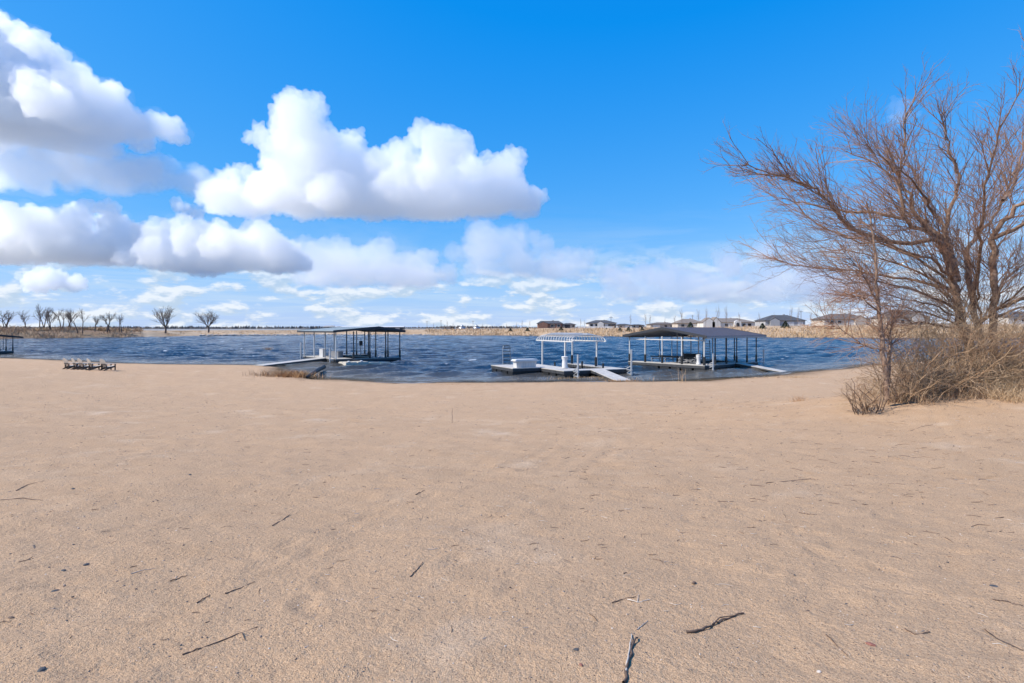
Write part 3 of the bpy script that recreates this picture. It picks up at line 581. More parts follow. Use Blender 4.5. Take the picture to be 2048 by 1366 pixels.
# ------------------------------------------------------------------ beach chairs
def make_chair():
    t = thing('beach_chair', '', 'chair')
    for i in range(7):                                    # fan back
        a_ = -(i-3)*.05; h = .82-.035*(i-3)**2*.55; R = Matrix.Rotation(-.42, 3, 'Y') @ Matrix.Rotation(a_, 3, 'X')
        c_ = Vector((-.22, (i-3)*.09, .30))+R @ Vector((0, 0, h/2)); MB().box(c_, (.022, .084, h), R).build('back_slat', M['chairback'], t)
    for i in range(6): MB().box((-.14+i*.105, 0, .31+i*.016), (.09, .54, .022), Matrix.Rotation(-.15, 3, 'Y')).build('seat_slat', M['chairback'], t)
    for s in (-1, 1):
        y = s*.31
        MB().box((.42, y, .28), (.10, .04, .56)).build('front_leg', M['chairleg'], t)
        MB().prism([(-.62, y-.02, 0), (-.48, y-.02, 0), (.47, y-.02, .30), (.47, y-.02, .42), (-.2, y-.02, .27)], (0, .04, 0)).build('side_rail', M['chairleg'], t)
        MB().box((-.30, y, .40), (.09, .04, .36)).build('back_support', M['chairleg'], t)
        MB().box((.08, y*1.08, .575), (.86, .14, .026)).build('armrest', M['chairback'], t)
    MB().box((-.40, 0, .56), (.05, .60, .08)).build('back_brace', M['chairleg'], t)
    return t
ch0 = make_chair()
CH = (('leftmost tan beach chair of the row on the sand', 141.5, .10), ('second beach chair from the left in the row on the sand', 158.5, -.08), ('middle beach chair in the row of five on the sand', 171, .05), ('second beach chair from the right in the row on the sand', 189.5, -.05), ('rightmost beach chair of the row, set a little apart', 216, .12))
for i, (lab, px, rz) in enumerate(CH):
    o = ch0 if i == 0 else copy_tree(ch0); q = on_ground(px, 738.5+.6*i); q.z += .01; o.location = q; o.rotation_euler = (0, 0, math.radians(57)+rz); o.scale = (1.02,)*3
    o['label'] = lab; o['group'] = 'beach chairs in a row facing the lake'

# ------------------------------------------------------------------ far shore: houses and what stands by them
def house(label, px0, px1, ytop, ybase, D, wall, roof, wallh=2.9, garages=(), windows=(), gables=(), stone=None, depth=12, tilt=0.0, arch_=None, hip=1.0):
    w = (px1-px0)*D/F; zb = EYE+(HY-ybase)/F*D; ht = (ybase-ytop)*D/F; t = thing('house', label, 'house', (((px0+px1)/2-HX)/F*D, D, zb-.6), tilt)
    hw = w/2; dp = depth; wh = wallh+.6
    MB().box((0, dp/2, wh/2), (w-.8, dp, wh)).build('wall', M[wall], t)
    rh = ht-wallh; ov = .55; y0, y1 = -ov, dp+ov; yr_ = dp/2; ins = min(hw*.62, (dp/2+ov))*hip
    v = [(-hw-.2, y0, wh), (hw+.2, y0, wh), (hw+.2, y1, wh), (-hw-.2, y1, wh), (-hw+ins, yr_, wh+rh), (hw-ins, yr_, wh+rh)]
    b = MB(); n = len(b.v); b.v += [Vector(q) for q in v]+[Vector(q)-Vector((0, 0, .18)) for q in v[:4]]
    b.f += [[0,1,5,4],[1,2,5],[2,3,4,5],[3,0,4],[6,7,1,0],[7,8,2,1],[8,9,3,2],[9,6,0,3],[9,8,7,6]]
    ro = b.build('roof', M[roof], t); MB().box((hw*.25, yr_+1.0, wh+rh*.75), (.9, .9, rh*.8)).build('chimney', M[stone or wall], ro)
    for gx, gw, gh in gables:
        MB().prism([(gx-gw/2, -.9, wh-.1), (gx+gw/2, -.9, wh-.1), (gx, -.9, wh+gh)], (0, dp*.5, 0)).build('gable', M[roof], t)
        MB().prism([(gx-gw/2+.45, -.95, .2), (gx+gw/2-.45, -.95, .2), (gx+gw/2-.45, -.95, wh-.15), (gx, -.95, wh+gh-.45), (gx-gw/2+.45, -.95, wh-.15)], (0, 1.2, 0)).build('gable_wall', M[stone or wall], t)
    for gx, gw, m_ in garages:
        o = MB().box((gx, -.03, .6+1.15), (gw, .1, 2.3)).build('garage_door', M[m_], t); b = MB()
        for k in range(1, 4): b.box((gx, -.09, .6+k*.575), (gw-.1, .03, .05))
        b.build('panel_joint', M['wallgrey'], o)
    for gx, gw, z0, gh in windows:
        fr = MB().box((gx, -.02, .6+z0+gh/2), (gw+.3, .08, gh+.3)).build('window', M['wallwhite'], t); MB().box((gx, -.07, .6+z0+gh/2), (gw, .04, gh)).build('pane', M['glass'], fr)
    if arch_ is not None:
        MB().prism([(arch_-1.9, -1.6, .3), (arch_-1.9, -1.6, 3.6), (arch_-1.2, -1.6, 4.5), (arch_, -1.6, 4.9), (arch_+1.2, -1.6, 4.5), (arch_+1.9, -1.6, 3.6), (arch_+1.9, -1.6, .3)], (0, 1.5, 0)).build('entry_porch', M['wallwhite'], t)
        MB().prism([(arch_-.9, -1.66, .5), (arch_-.9, -1.66, 2.9), (arch_, -1.66, 3.7), (arch_+.9, -1.66, 2.9), (arch_+.9, -1.66, .5)], (0, .05, 0)).build('entry_opening', M['glass'], t)
    return t
house('low brick house with dark flat topped roof', 1075, 1126, 641.5, 656.5, 345, 'wallbrick', 'roofslate', 2.9, ((-4, 2.8, 'garagedark'),), ((1.5, 2.2, .8, 1.4), (5, 1.6, .8, 1.4)), ((-4.2, 6, 1.3),), 'wallbrick', hip=.45)
house('small dark hip roofed wing right of the brick house', 1124, 1152, 646, 657, 350, 'walltan', 'roofslate', 2.5, ((-1, 3.2, 'garagedark'),), ((2.6, 1.2, .8, 1.2),), depth=8)
house('pale house with dark hip roof and dark double garage', 1176, 1234, 640, 656, 340, 'wallwhite', 'roofslate', 3.0, ((5.6, 4.4, 'garagedark'),), ((-6.5, 1.6, .8, 1.6), (-3.6, 1.4, .8, 1.6), (.4, 1.8, .8, 1.5)), ((-1.2, 4.5, 1.2),))
house('small far hip roofed house left of the covered dock ridge', 1234, 1262, 647.5, 657, 400, 'wallgrey', 'roofslate', 2.6, ((2.2, 2.6, 'garage'),), ((-2.2, 1.4, .8, 1.2),), depth=9)
house('low far dark roofed house beside the evergreen shrub', 1262, 1290, 648.5, 657, 410, 'wallgrey', 'roofslate', 2.4, (), ((-2.6, 1.4, .8, 1.2), (1.6, 2.0, .8, 1.2)), depth=9)
house('wide low house with brown roof behind bare saplings', 1300, 1357, 644.5, 656.5, 380, 'walltan', 'roofbrown', 2.6, ((-5, 4.5, 'garage'),), ((1, 1.8, .8, 1.2), (5, 1.8, .8, 1.2)))
house('tan house with taupe hip roof and wide garage', 1354, 1408, 637.5, 656, 335, 'walltan', 'rooftaupe', 2.9, ((2.0, 5.2, 'garage'),), ((-4.6, 2.0, .8, 1.4),))
house('largest pale house with taupe roof, white gables and arched entry', 1404, 1512, 636, 655.5, 325, 'wallwhite', 'rooftaupe', 3.2, ((-6.5, 5.0, 'garage'), (-12.2, 2.8, 'garage')), ((8.4, 1.8, .8, 1.6), (11.6, 1.8, .8, 1.6), (-1.5, 1.6, .8, 1.5)), ((-11.5, 7.5, 2.6), (-7.4, 5.5, 2.9)), None, 14, 0, 4.4)
house('grey hip roofed house with white garage right of the covered dock', 1529, 1612, 629.5, 652.5, 305, 'wallgrey', 'roofslate', 3.1, ((2.6, 4.2, 'garage'), (8.0, 2.6, 'garage')), ((-8, 1.8, .8, 1.5), (-4.6, 1.8, .8, 1.5)), ((-5.8, 6.0, 1.6),), None, 13)
house('brown hip roofed house seen just left of the sapling', 1647, 1742, 627, 650, 300, 'walltan', 'roofbrown', 3.1, ((2.4, 4.4, 'garage'),), ((-8, 1.8, .8, 1.4), (-4, 1.8, .8, 1.4), (9, 1.8, .8, 1.4)), ((6.5, 6.5, 2.0),), None, 13)
house('tall gabled brown house seen through the big bare tree', 1772, 1862, 619, 648.5, 295, 'walltan', 'roofbrown', 3.6, ((4.4, 3.8, 'garagedark'),), ((-7, 1.8, .8, 1.5), (-3, 1.8, .8, 1.5)), ((4.6, 7.0, 2.8),), 'wallwhite', 13)
house('white house with grey roof at the right edge behind the tree', 2015, 2095, 622, 646, 290, 'wallwhite', 'roofslate', 3.2, ((4, 4.5, 'garage'),), ((-6, 1.8, .8, 1.4), (-2, 1.8, .8, 1.4)), ())
house('small grey house just behind the left dock roof', 646, 668, 651, 659, 430, 'wallgrey', 'rooftan', 2.2, (), ((0, 1.6, .8, 1.1), (2.4, 1.2, .8, 1.1)), depth=8, hip=.4)
house('low farm shed with grey roof among bare trees', 882, 908, 652.5, 659, 420, 'wallgrey', 'roofbrown', 2.0, ((3.4, 2.4, 'garagedark'),), ((-1.5, 1.4, .6, .9),), depth=8, hip=.1)
t = thing('farm_shed', 'long low shed with white roof behind the ridge of the left dock', 'shed', ((664-HX)/F*430, 430, 2.2)); MB().box((26.5, 4, 1.4), (53, 8, 2.8)).build('wall', M['fasciadark'], t); MB().prism([(-.6, -.8, 2.8), (-.6, 8.8, 2.8), (-.6, 4, 3.55)], (54.2, 0, 0)).build('roof', M['white'], t)
for k in range(7): MB().box((4+k*7.5, -.05, 1.25), (3.2, .1, 2.2)).build('bay_door', M['wallgrey'], t)
for lab, px, wd, yt in (('left of the two round steel grain bins', 924, 13, 649.5), ('right of the two round steel grain bins', 953, 13, 649)):
    D = 430; r = wd*D/F/2; zb = EYE+(HY-660)/F*D; h = (660-yt)*D/F
    t = thing('grain_bin', lab, 'grain bin', ((px-HX)/F*D, D, zb-.5)); MB().lathe([(r, 0), (r, h*.72)], sides=20).build('drum', M['bin'], t, True); MB().lathe([(r*1.03, h*.72), (r*.2, h), (r*.15, h+.5)], sides=20).build('roof', M['bin'], t, True)
t = thing('fence', 'white vinyl fence along the bank between the houses', 'fence', ((1155-HX)/F*330, 330, far_z(1165, 30)-.1))
for i in range(9): MB().box((i*2.6, 0, .7), (.14, .14, 1.5)).build('post', M['fence'], t)
for i in range(8): MB().box((i*2.6+1.3, 0, .75), (2.44, .05, 1.15)).build('panel', M['fence'], t)
for i, (px, yt, D, lab) in enumerate(((1107, 640, 320, 'in front of the low brick house'), (1222, 633, 318, 'by the pale house with the dark garage'), (1385, 630, 350, 'behind the tan house'), (1602, 621, 290, 'by the grey hip roofed house'), (882, 640, 400, 'by the farm shed'), (854, 642, 420, 'left of the farm shed'), (946, 641, 420, 'between the two grain bins'))):
    zb = float(far_z(px, D-far_shore(px))); zt = EYE+(HY-yt)/F*D; t = thing('utility_pole', 'thin utility pole '+lab, 'utility pole', ((px-HX)/F*D, D, zb-.3), 0, 'utility poles along the far shore')
    MB().bar((0, 0, 0), (0, 0, zt-zb+.3), .24, sides=6).build('pole', M['pole'], t); MB().box((0, 0, zt-zb-.3), (2.0, .12, .16)).build('crossarm', M['pole'], t)
# evergreens on the bank: cone of drooping sprays
rnd = random.Random(11)
def make_evergreen(seed):
    r = random.Random(seed); V = []; Q = []
    for i in range(420):
        f = r.random()**.8; a_ = r.uniform(0, 6.28); rad = (1-f)*.42*r.uniform(.55, 1.08)+.02; z = .06+f*.94; c_ = Vector((math.cos(a_)*rad, math.sin(a_)*rad, z)); s_ = .085*(1.2-f*.7)
        d = Vector((math.cos(a_), math.sin(a_), -.35)); e_ = Vector((-math.sin(a_), math.cos(a_), r.uniform(-.4, .4))); n = len(V)
        V += [c_-e_*s_, c_+e_*s_, c_+d*s_*2+e_*s_*.3, c_+d*s_*2-e_*s_*.3]; Q.append((n, n+1, n+2, n+3))
    return np_mesh('crown', np.array([tuple(v) for v in V]), np.array(Q), False)
ev = [make_evergreen(1), make_evergreen(2)]; evt = MB().bar((0, 0, -.1), (0, 0, .5), .05, sides=6).mesh('trunk')
for i, (px, yb, hp, D, lab) in enumerate(((1021, 661.5, 6, 322, 'leftmost on the far bank, left of the arched canopy'), (1055, 661.5, 7, 315, 'second from the left, left of the arched canopy'), (1122, 660, 7, 310, 'in front of the brick house wing'), (1213, 660, 5, 312, 'low, right of the arched canopy end'), (1240, 660.5, 6, 300, 'below the small far hip roofed house'), (1257, 660.5, 7, 300, 'next to the low far dark roofed house'), (1284, 660.5, 7, 300, 'right of the low far dark roofed house'), (1381, 655.5, 11, 300, 'in front of the tan house garage'), (1525, 657.5, 11, 285, 'wide, left of the grey hip roofed house'), (1571, 655.5, 13, 283, 'in front of the grey house garage'))):
    zb = EYE+(HY-yb)/F*D; h = hp*D/F*1.15; t = thing('evergreen_shrub', 'small dark evergreen '+lab, 'evergreen', ((px-HX)/F*D, D, zb-.3), i*1.3, 'evergreens on the far bank'); t.scale = (h*1.25, h*1.25, h)
    link('crown', ev[i % 2], M['evergreen'], t); link('trunk', evt, M['fartree'], t)
print('far shore', time.time()-T0)

# ------------------------------------------------------------------ bare trees
def grow(rng_, start, direc, length, rad, levels, kids, out, up=.25, spread=.75, wig=.12, npts=5, lvl=0, lmin=.25, droop=0.0, rmin=.004):
    """adds (points, radii, level) of a branch and its children to out"""
    p = np.array(start, float); d = np.array(direc, float); d /= np.linalg.norm(d); pts = [p.copy()]; st = length/(npts-1)
    for i in range(npts-1):
        d = d+rng_.normal(0, wig, 3)+np.array([0, 0, up*.22-droop*.1]); d /= np.linalg.norm(d); p = p+d*st; pts.append(p.copy())
    pts = np.array(pts); r = np.linspace(rad, rad*(.45 if levels else .3), npts); out.append((pts, r, lvl))
    if levels <= 0: return
    n = kids[0]
    for i in range(n):
        f = .25+.75*(i+rng_.uniform(.1, .9))/n; k = f*(npts-1); a = int(min(k, npts-2)); q = pts[a]+(pts[a+1]-pts[a])*(k-a); t = pts[a+1]-pts[a]; t /= np.linalg.norm(t)
        s = rng_.normal(0, 1, 3); s -= t*np.dot(s, t); s /= np.linalg.norm(s)+1e-9; sp = spread*rng_.uniform(.6, 1.25); nd = t*math.cos(sp)+s*math.sin(sp)
        grow(rng_, q, nd, max(lmin, length*rng_.uniform(.38, .62)*(1.15-.45*f)), max(rad*(.62-.22*f), rmin), levels-1, kids[1:] or kids, out, up, spread, wig*1.15, max(4, npts-1), lvl+1, lmin, droop, rmin)
def tree_meshes(out, split=1, sides=(6, 4, 3, 3, 3)):
    tr = [(p, r) for p, r, l in out if l <= split]; tw = [(p, r) for p, r, l in out if l > split]
    V, Q = tubes(tr, 6); a = np_mesh('trunk', V, Q); V, Q = tubes(tw, 3); return a, np_mesh('crown', V, Q)
# prototypes for the far trees (unit height)
def far_proto(seed, style):
    r = np.random.default_rng(seed); out = []
    if style == 'vase':
        out.append((np.array([[0, 0, -.05], [.01, 0, .08], [0, 0, .17], [.0, 0, .22]]), np.array([.030, .026, .024, .02]), 0))
        for i in range(9):
            a = 2*math.pi*i/9+r.uniform(-.2, .2); t_ = r.uniform(.35, .95); grow(r, (0, 0, .15+.05*r.random()), (math.cos(a)*t_, math.sin(a)*t_*.8, 1.0), r.uniform(.5, .66), .012, 3, (6, 5, 3), out, .35, .55, .10, 6, 1, .04, 0, .0018)
    elif style == 'stems':
        for i in range(r.integers(2, 5)):
            a = r.uniform(0, 6.28); t_ = r.uniform(.12, .5); x0_ = r.uniform(-.10, .10); L = r.uniform(.42, .6); d0 = np.array([math.cos(a)*t_, math.sin(a)*t_*.6, 1.0]); d0 /= np.linalg.norm(d0)
            out.append((np.array([[x0_, 0, -.08], [x0_, 0, .02], *[np.array([x0_, 0, .02])+d0*L*f+r.normal(0, .012, 3) for f in (.35, .7, 1)]]), np.array([.022, .020, .017, .014, .011]), 0)); q = out[-1][0][-1]
            for k in range(5): b = r.uniform(0, 6.28); grow(r, q if k < 3 else q*np.array([1, 1, .75]), d0+np.array([math.cos(b)*.7, math.sin(b)*.6, .1]), r.uniform(.25, .42), .008, 2, (6, 5), out, .3, .6, .14, 5, 1, .05, 0, .0022)
    else:
        grow(r, (0, 0, -.05), (r.uniform(-.08, .08), r.uniform(-.08, .08), 1.2), .98, .012, 2, (13, 4), out, .5, .42, .05, 8, 0, .05, 0, .0016)
    return tree_meshes(out, 1 if style != 'slim' else 0)
PV = [far_proto(3, 'vase'), far_proto(4, 'vase')]; PS = [far_proto(10+i, 'stems') for i in range(5)]; PT = [far_proto(30+i, 'slim') for i in range(3)]
def far_tree(lab, px, ytop, ybase, D, proto, wscale=1.0, rz=0.0, group=None, m_='fartree', nm='bare_tree'):
    zb = EYE+(HY-ybase)/F*D; h = (ybase-ytop)*D/F; t = thing(nm, lab, 'tree', ((px-HX)/F*D, D, zb), rz, group); h *= 1.18; t.scale = (h*wscale, h*wscale, h)
    link('trunk', proto[0], M[m_], t); link('crown', proto[1], M[m_], t)
far_tree('lone wide crowned bare tree on the far left shore, the left of two', 331, 619, 664, 292, PV[0], 1.15); far_tree('lone wide crowned bare tree on the far left shore, the right of two', 417, 626, 663, 310, PV[1], 1.35)
names = ['leftmost', 'second from left', 'third from left', 'fourth from left', 'fifth from left', 'sixth from left', 'seventh from left', 'small, third from right', 'second from right', 'rightmost']
for i, (px, yt, yb, ws) in enumerate(((14, 625, 660, 1.0), (52, 626, 660, .9), (84, 619, 662, .9), (100, 622, 662, .7), (123, 619, 663, .9), (137, 622, 663, .7), (160, 624, 663, 1.0), (190, 636, 662, .8), (217, 627, 663, .8), (240, 630, 662, .85))):
    far_tree('bare tree in the row on the far left bank, '+names[i], px, yt, yb, 255+6*(i % 3), PS[i % 5], ws*1.15, i*2.1, 'bare trees on the far left bank')
sp_px = [(1033,646),(1043,643),(1060,644),(1013,648),(998,650),(1160,640),(1169,642),(1262,634),(1292,631),(1300,634),(1328,640),(1350,634),(1363,624),(1399,626),(1410,622),(1436,618),(1453,620),(1520,630),(1548,630),(1594,622),(1622,628),(1640,634),(895,644),(905,647),(965,648),(975,650),(1480,630),(1582,618),(866,648),(838,650),(1700,622),(1900,610)]
NEAR = ((1100,'the low brick house'),(1205,'the pale house with dark garage'),(1260,'the small far houses'),(1328,'the wide low house'),(1380,'the tan house'),(1458,'the largest pale house'),(1570,'the grey hip roofed house'),(1695,'the brown hip roofed house'),(1900,'the gabled house behind the tree'),(900,'the farm shed'),(1030,'the evergreens left of the canopy'))
near = {px: min((abs(px-a), b) for a, b in NEAR)[1] for px, _ in sp_px}; ORD = ('first', 'second', 'third', 'fourth', 'fifth', 'sixth', 'seventh', 'eighth')
for i, (px, yt) in enumerate(sp_px):
    D = float(far_shore(px))+(28 if i % 2 else 48); zb = float(far_z(px, 34)); h = EYE+(HY-yt)/F*D-zb; nb = near[px]; mates = sorted(k for k in near if near[k] == nb)
    lab = 'thin bare sapling near '+nb+(', '+ORD[mates.index(px)]+' from the left there' if len(mates) > 1 else '')
    t = thing('bare_sapling', lab, 'sapling', ((px-HX)/F*D, D, zb-.2), i*.7, 'saplings on the far bank'); t.scale = (h*.7, h*.7, h); link('trunk', PT[i % 3][0], M['farsapling'], t); link('crown', PT[i % 3][1], M['farsapling'], t)
# far woods and the scrub along the left bank, reeds along the right bank
def blades(name, n, place, hgt, wid, mats, seed, lean=.25, quads=True, kind='stuff', parent=None):
    r = np.random.default_rng(seed); base = place(r, n); h = hgt(r, n, base); a = r.uniform(0, 6.28, n); w = wid*r.uniform(.6, 1.4, n); ln = r.normal(0, lean, (n, 2))*h[:, None]
    u_ = np.stack([np.cos(a), np.sin(a), np.zeros(n)], 1)*w[:, None]; tip = base+np.concatenate([ln, h[:, None]], 1); midp = base+np.concatenate([ln*.3, h[:, None]*.55], 1)
    V = np.stack([base-u_, base+u_, midp+u_*.75, midp-u_*.75, tip+u_*.2, tip-u_*.2], 1).reshape(-1, 3); k = np.arange(n)*6
    Q = np.concatenate([np.stack([k, k+1, k+2, k+3], 1), np.stack([k+3, k+2, k+4, k+5], 1)]); me_ = np_mesh(name, V, Q, False)
    return link(name, me_, mats, parent, kind=kind)
def far_place(p0, p1, o0, o1, zoff=-.1):
    def f(r, n):
        px = r.uniform(p0, p1, n); of = r.uniform(o0, o1, n); D = far_shore(px)+of; return np.stack([(px-HX)/F*D, D, far_z(px, of)+zoff], 1)
    return f
o = blades('reed_bank', 13000, far_place(850, 2300, 1, 26), lambda r, n, b: r.uniform(.5, 1.5, n)*(.7+.9*np.clip(vnoise(b[:, 0]/9, b[:, 1]/6, 3)+.3, 0, 1)), .13, M['straw'], 31)
o = blades('dead_scrub', 5200, far_place(900, 2300, 10, 34), lambda r, n, b: r.uniform(.4, 1.6, n)*np.clip(vnoise(b[:, 0]/7, b[:, 1]/7, 8)*3+.2, .15, 1.2), .12, M['brush'], 32)
o = blades('dead_scrub', 14000, far_place(-260, 285, 1, 46), lambda r, n, b: r.uniform(.4, 1.9, n)*np.clip(.4+1.9*(vnoise(b[:, 0]/8, b[:, 1]/8, 4)+.25), .2, 1.7), .09, M['brush'], 33, .5)
o = blades('pale_grass_tufts', 5000, far_place(70, 262, 15, 32), lambda r, n, b: r.uniform(.5, 1.5, n)*np.clip(vnoise(b[:, 0]/6, b[:, 1]/9, 5)*4+.6, .1, 1.2), .2, M['straw'], 34, .5)
o = blades('field_grass', 5000, far_place(280, 900, 6, 60), lambda r, n, b: r.uniform(.1, .4, n), .3, M['straw'], 35)
def wood_place(r, n):
    px = r.uniform(-700, 2800, n); D = 1300+r.uniform(0, 300, n)+150*np.sin(px/90); return np.stack([(px-HX)/F*D, D, np.full(n, 2.5)], 1)
o = blades('far_woods', 10000, wood_place, lambda r, n, b: r.uniform(3.0, 5.5, n)*(.7+1.0*np.clip(vnoise(b[:, 0]/70, b[:, 0]*0, 2)+.4, .1, 1)), 1.5, M['farwood'], 36, .12)
def rocks(name, pts, rad, m_, seed, flat=.6, kind='stuff'):
    r = np.random.default_rng(seed); n = len(pts); ico = bmesh.new(); bmesh.ops.create_icosphere(ico, subdivisions=1, radius=1); bv = np.array([v.co for v in ico.verts]); bf = np.array([[v.index for v in f.verts] for f in ico.faces]); ico.free()
    sc3 = rad[:, None]*r.uniform(.6, 1.35, (n, 3)); sc3[:, 2] *= flat; a = r.uniform(0, 6.28, n); V = bv[None]*sc3[:, None, :]*r.uniform(.82, 1.15, (n, len(bv), 1)); ca, sa = np.cos(a)[:, None], np.sin(a)[:, None]
    V = np.stack([V[..., 0]*ca-V[..., 1]*sa, V[..., 0]*sa+V[..., 1]*ca, V[..., 2]], -1)+pts[:, None, :]; Fc = (bf[None]+(np.arange(n)*len(bv))[:, None, None]).reshape(-1, 3)
    return link(name, np_mesh(name, V.reshape(-1, 3), Fc, True), M[m_], kind=kind)
r_ = np.random.default_rng(5); px = r_.uniform(400, 860, 700); D = far_shore(px)+r_.uniform(-.6, 1.6, 700); rocks('riprap', np.stack([(px-HX)/F*D, D, np.full(700, .15)+r_.uniform(0, .4, 700)], 1), r_.uniform(.25, .6, 700), 'rip', 6)
print('far veg', time.time()-T0)

# ------------------------------------------------------------------ the big bare tree on the right
TD = 21.0
def P3(px, py, dd): return np.array(P(px, py, TD)+Vector((0, 0, 0)))*1.0 if dd == 0 else np.array([(px-HX)/F*TD, TD+dd, EYE+(HY-py)/F*TD])
LIMBS = [  # (start depth offset, end depth offset, base radius, pixel path)
    (0, .2, .17, [(1962,790),(1950,720),(1930,640),(1908,570),(1896,508)]), (.3, .8, .16, [(1970,790),(1958,720),(1944,640),(1934,560),(1924,470)]), (-.3, -.8, .16, [(1976,790),(1970,720),(1964,640),(1958,560),(1944,482)]), (.2, 1.2, .15, [(1985,790),(1985,720),(1984,650),(1978,570),(1984,492)]),
    (.2, -1.6, .105, [(1896,508),(1880,471),(1803,490),(1704,464),(1664,446),(1634,420),(1605,387),(1576,369),(1528,358),(1473,343),(1432,329)]),
    (.2, -.6, .11, [(1897,510),(1883,468),(1821,446),(1795,427),(1784,376),(1777,325),(1776,285),(1781,195)]), (0, 1.5, .07, [(1795,427),(1740,412),(1690,400),(1640,385),(1595,365),(1560,350)]),
    (.8, 1.8, .10, [(1924,470),(1905,430),(1872,402),(1869,340),(1830,300),(1790,262),(1740,235)]), (.8, .2, .09, [(1924,470),(1927,376),(1942,325),(1925,265),(1905,215),(1890,150)]),
    (-.8, -2.2, .10, [(1944,482),(1971,413),(2008,373),(2022,325),(2033,259),(2022,142)]), (-.8, -3.0, .09, [(1944,482),(2004,442),(2044,380),(2075,300),(2100,200)]),
    (1.2, 3.5, .09, [(1984,492),(2040,430),(2110,370),(2170,270),(2200,170)]), (.1, -2.8, .07, [(1905,560),(1876,552),(1800,520),(1700,500),(1610,492),(1545,505)]), (.2, 2.5, .07, [(1912,585),(1880,560),(1800,545),(1720,528),(1640,520),(1570,500)]),
    (.1, -1.5, .06, [(1925,625),(1860,600),(1790,575),(1710,565),(1640,575),(1590,560)]), (0, 3.0, .08, [(1984,600),(2060,560),(2150,520),(2250,500)]), (0, -3.5, .08, [(1975,620),(2040,590),(2120,580),(2200,560)]), (.4, 4.5, .09, [(1934,560),(1950,470),(1965,400),(1960,330),(1975,240),(1960,160)]), (.2, -4.2, .08, [(1955,600),(1925,520),(1890,455),(1850,380),(1835,300),(1840,230)]), (.2, 3.2, .06, [(1908,570),(1850,500),(1770,470),(1690,430),(1640,340),(1600,290)]), (.2, -2.5, .055, [(1872,402),(1820,370),(1760,345),(1690,330),(1630,300)]), (0, 2.0, .08, [(2008,373),(2060,330),(2110,260),(2150,150)])]
BT = thing('bare_tree', 'large spreading bare tree filling the right side of the picture', 'tree', (0, 0, 0))
rg = np.random.default_rng(21); twigs = []
LIMBS += [(0, -1.2, .045, [(1930,640),(1870,620),(1800,600),(1720,590),(1650,600)]), (0, 1.5, .05, [(1940,660),(1880,650),(1830,640),(1790,600),(1765,540)]), (0, -2, .05, [(1955,650),(1990,600),(2030,540),(2060,470)]), (0, 2.4, .05, [(1920,600),(1860,540),(1790,505),(1720,478),(1660,474)]), (0, -3, .05, [(1960,660),(1930,600),(1880,560),(1830,500),(1800,440)]), (0, 1, .045, [(1950,670),(1900,640),(1850,615),(1790,610),(1730,625)]), (0, -2.4, .045, [(1960,640),(2000,620),(2050,610),(2110,600)])]
for i, (d0, d1, r0, path) in enumerate(LIMBS):
    path = [(1962-(1962-a)*.955, b if b > 500 else 500-(500-b)*(.86 if a < 1850 else .78)) for a, b in path]; r0 *= .86
    n = len(path); k = np.linspace(0, 1, n); raw = np.array([P3(px, py, d0+(d1-d0)*f) for (px, py), f in zip(path, k)])
    m = max(8, n*3); tt = np.linspace(0, n-1, m); pts = np.stack([np.interp(tt, np.arange(n), raw[:, c_]) for c_ in range(3)], 1)
    for _ in range(2): pts[1:-1] = (pts[:-2]+2*pts[1:-1]+pts[2:])/4
    pts[1:-1] += rg.normal(0, .045, (m-2, 3)); trunk = i < 4; rr = np.linspace(r0, r0*(.72 if trunk else .16), m)
    if i < 4: rr[0] *= 1.25
    V, Q = tubes([(pts, rr)], 8); link('stem' if trunk else 'limb', np_mesh('limb', V, Q), M['bark'], BT)
    L = np.linalg.norm(np.diff(pts, axis=0), axis=1).sum(); nk = int(L*(4.0 if trunk else 7.0)); hub = np.array([17.2, TD, 4.5])
    for j in range(nk):
        f = rg.uniform(.45 if trunk else .06, 1.0); q_ = f*(m-1); a = int(min(q_, m-2)); q = pts[a]+(pts[a+1]-pts[a])*(q_-a); t_ = pts[a+1]-pts[a]; t_ /= np.linalg.norm(t_)
        s = rg.normal(0, 1, 3)+np.array([-.25, 0, .35]); s -= t_*np.dot(s, t_); s /= np.linalg.norm(s); sp = rg.uniform(.35, .85); nd = t_*math.cos(sp)+s*math.sin(sp)+.25*(q-hub)/np.linalg.norm(q-hub)
        ln = rg.uniform(.9, 2.9)*(1.0 if not trunk else .7)*(1.12-.5*f); grow(rg, q, nd, ln, min(.026, r0*.28)*rg.uniform(.5, 1.0), 2, (5, 3), twigs, .10, .55, .11, 6, 1, .3, 0, .0035)
    grow(rg, pts[-1], pts[-1]-pts[-2], 1.2, r0*.15, 2, (5, 4), twigs, .1, .5, .12, 6, 1, .25)
V, Q = tubes([(p, r) for p, r, l in twigs], 3); link('twigs', np_mesh('twigs', V, Q), M['twig'], BT, kind='stuff')
print('big tree', len(twigs), len(Q), time.time()-T0)
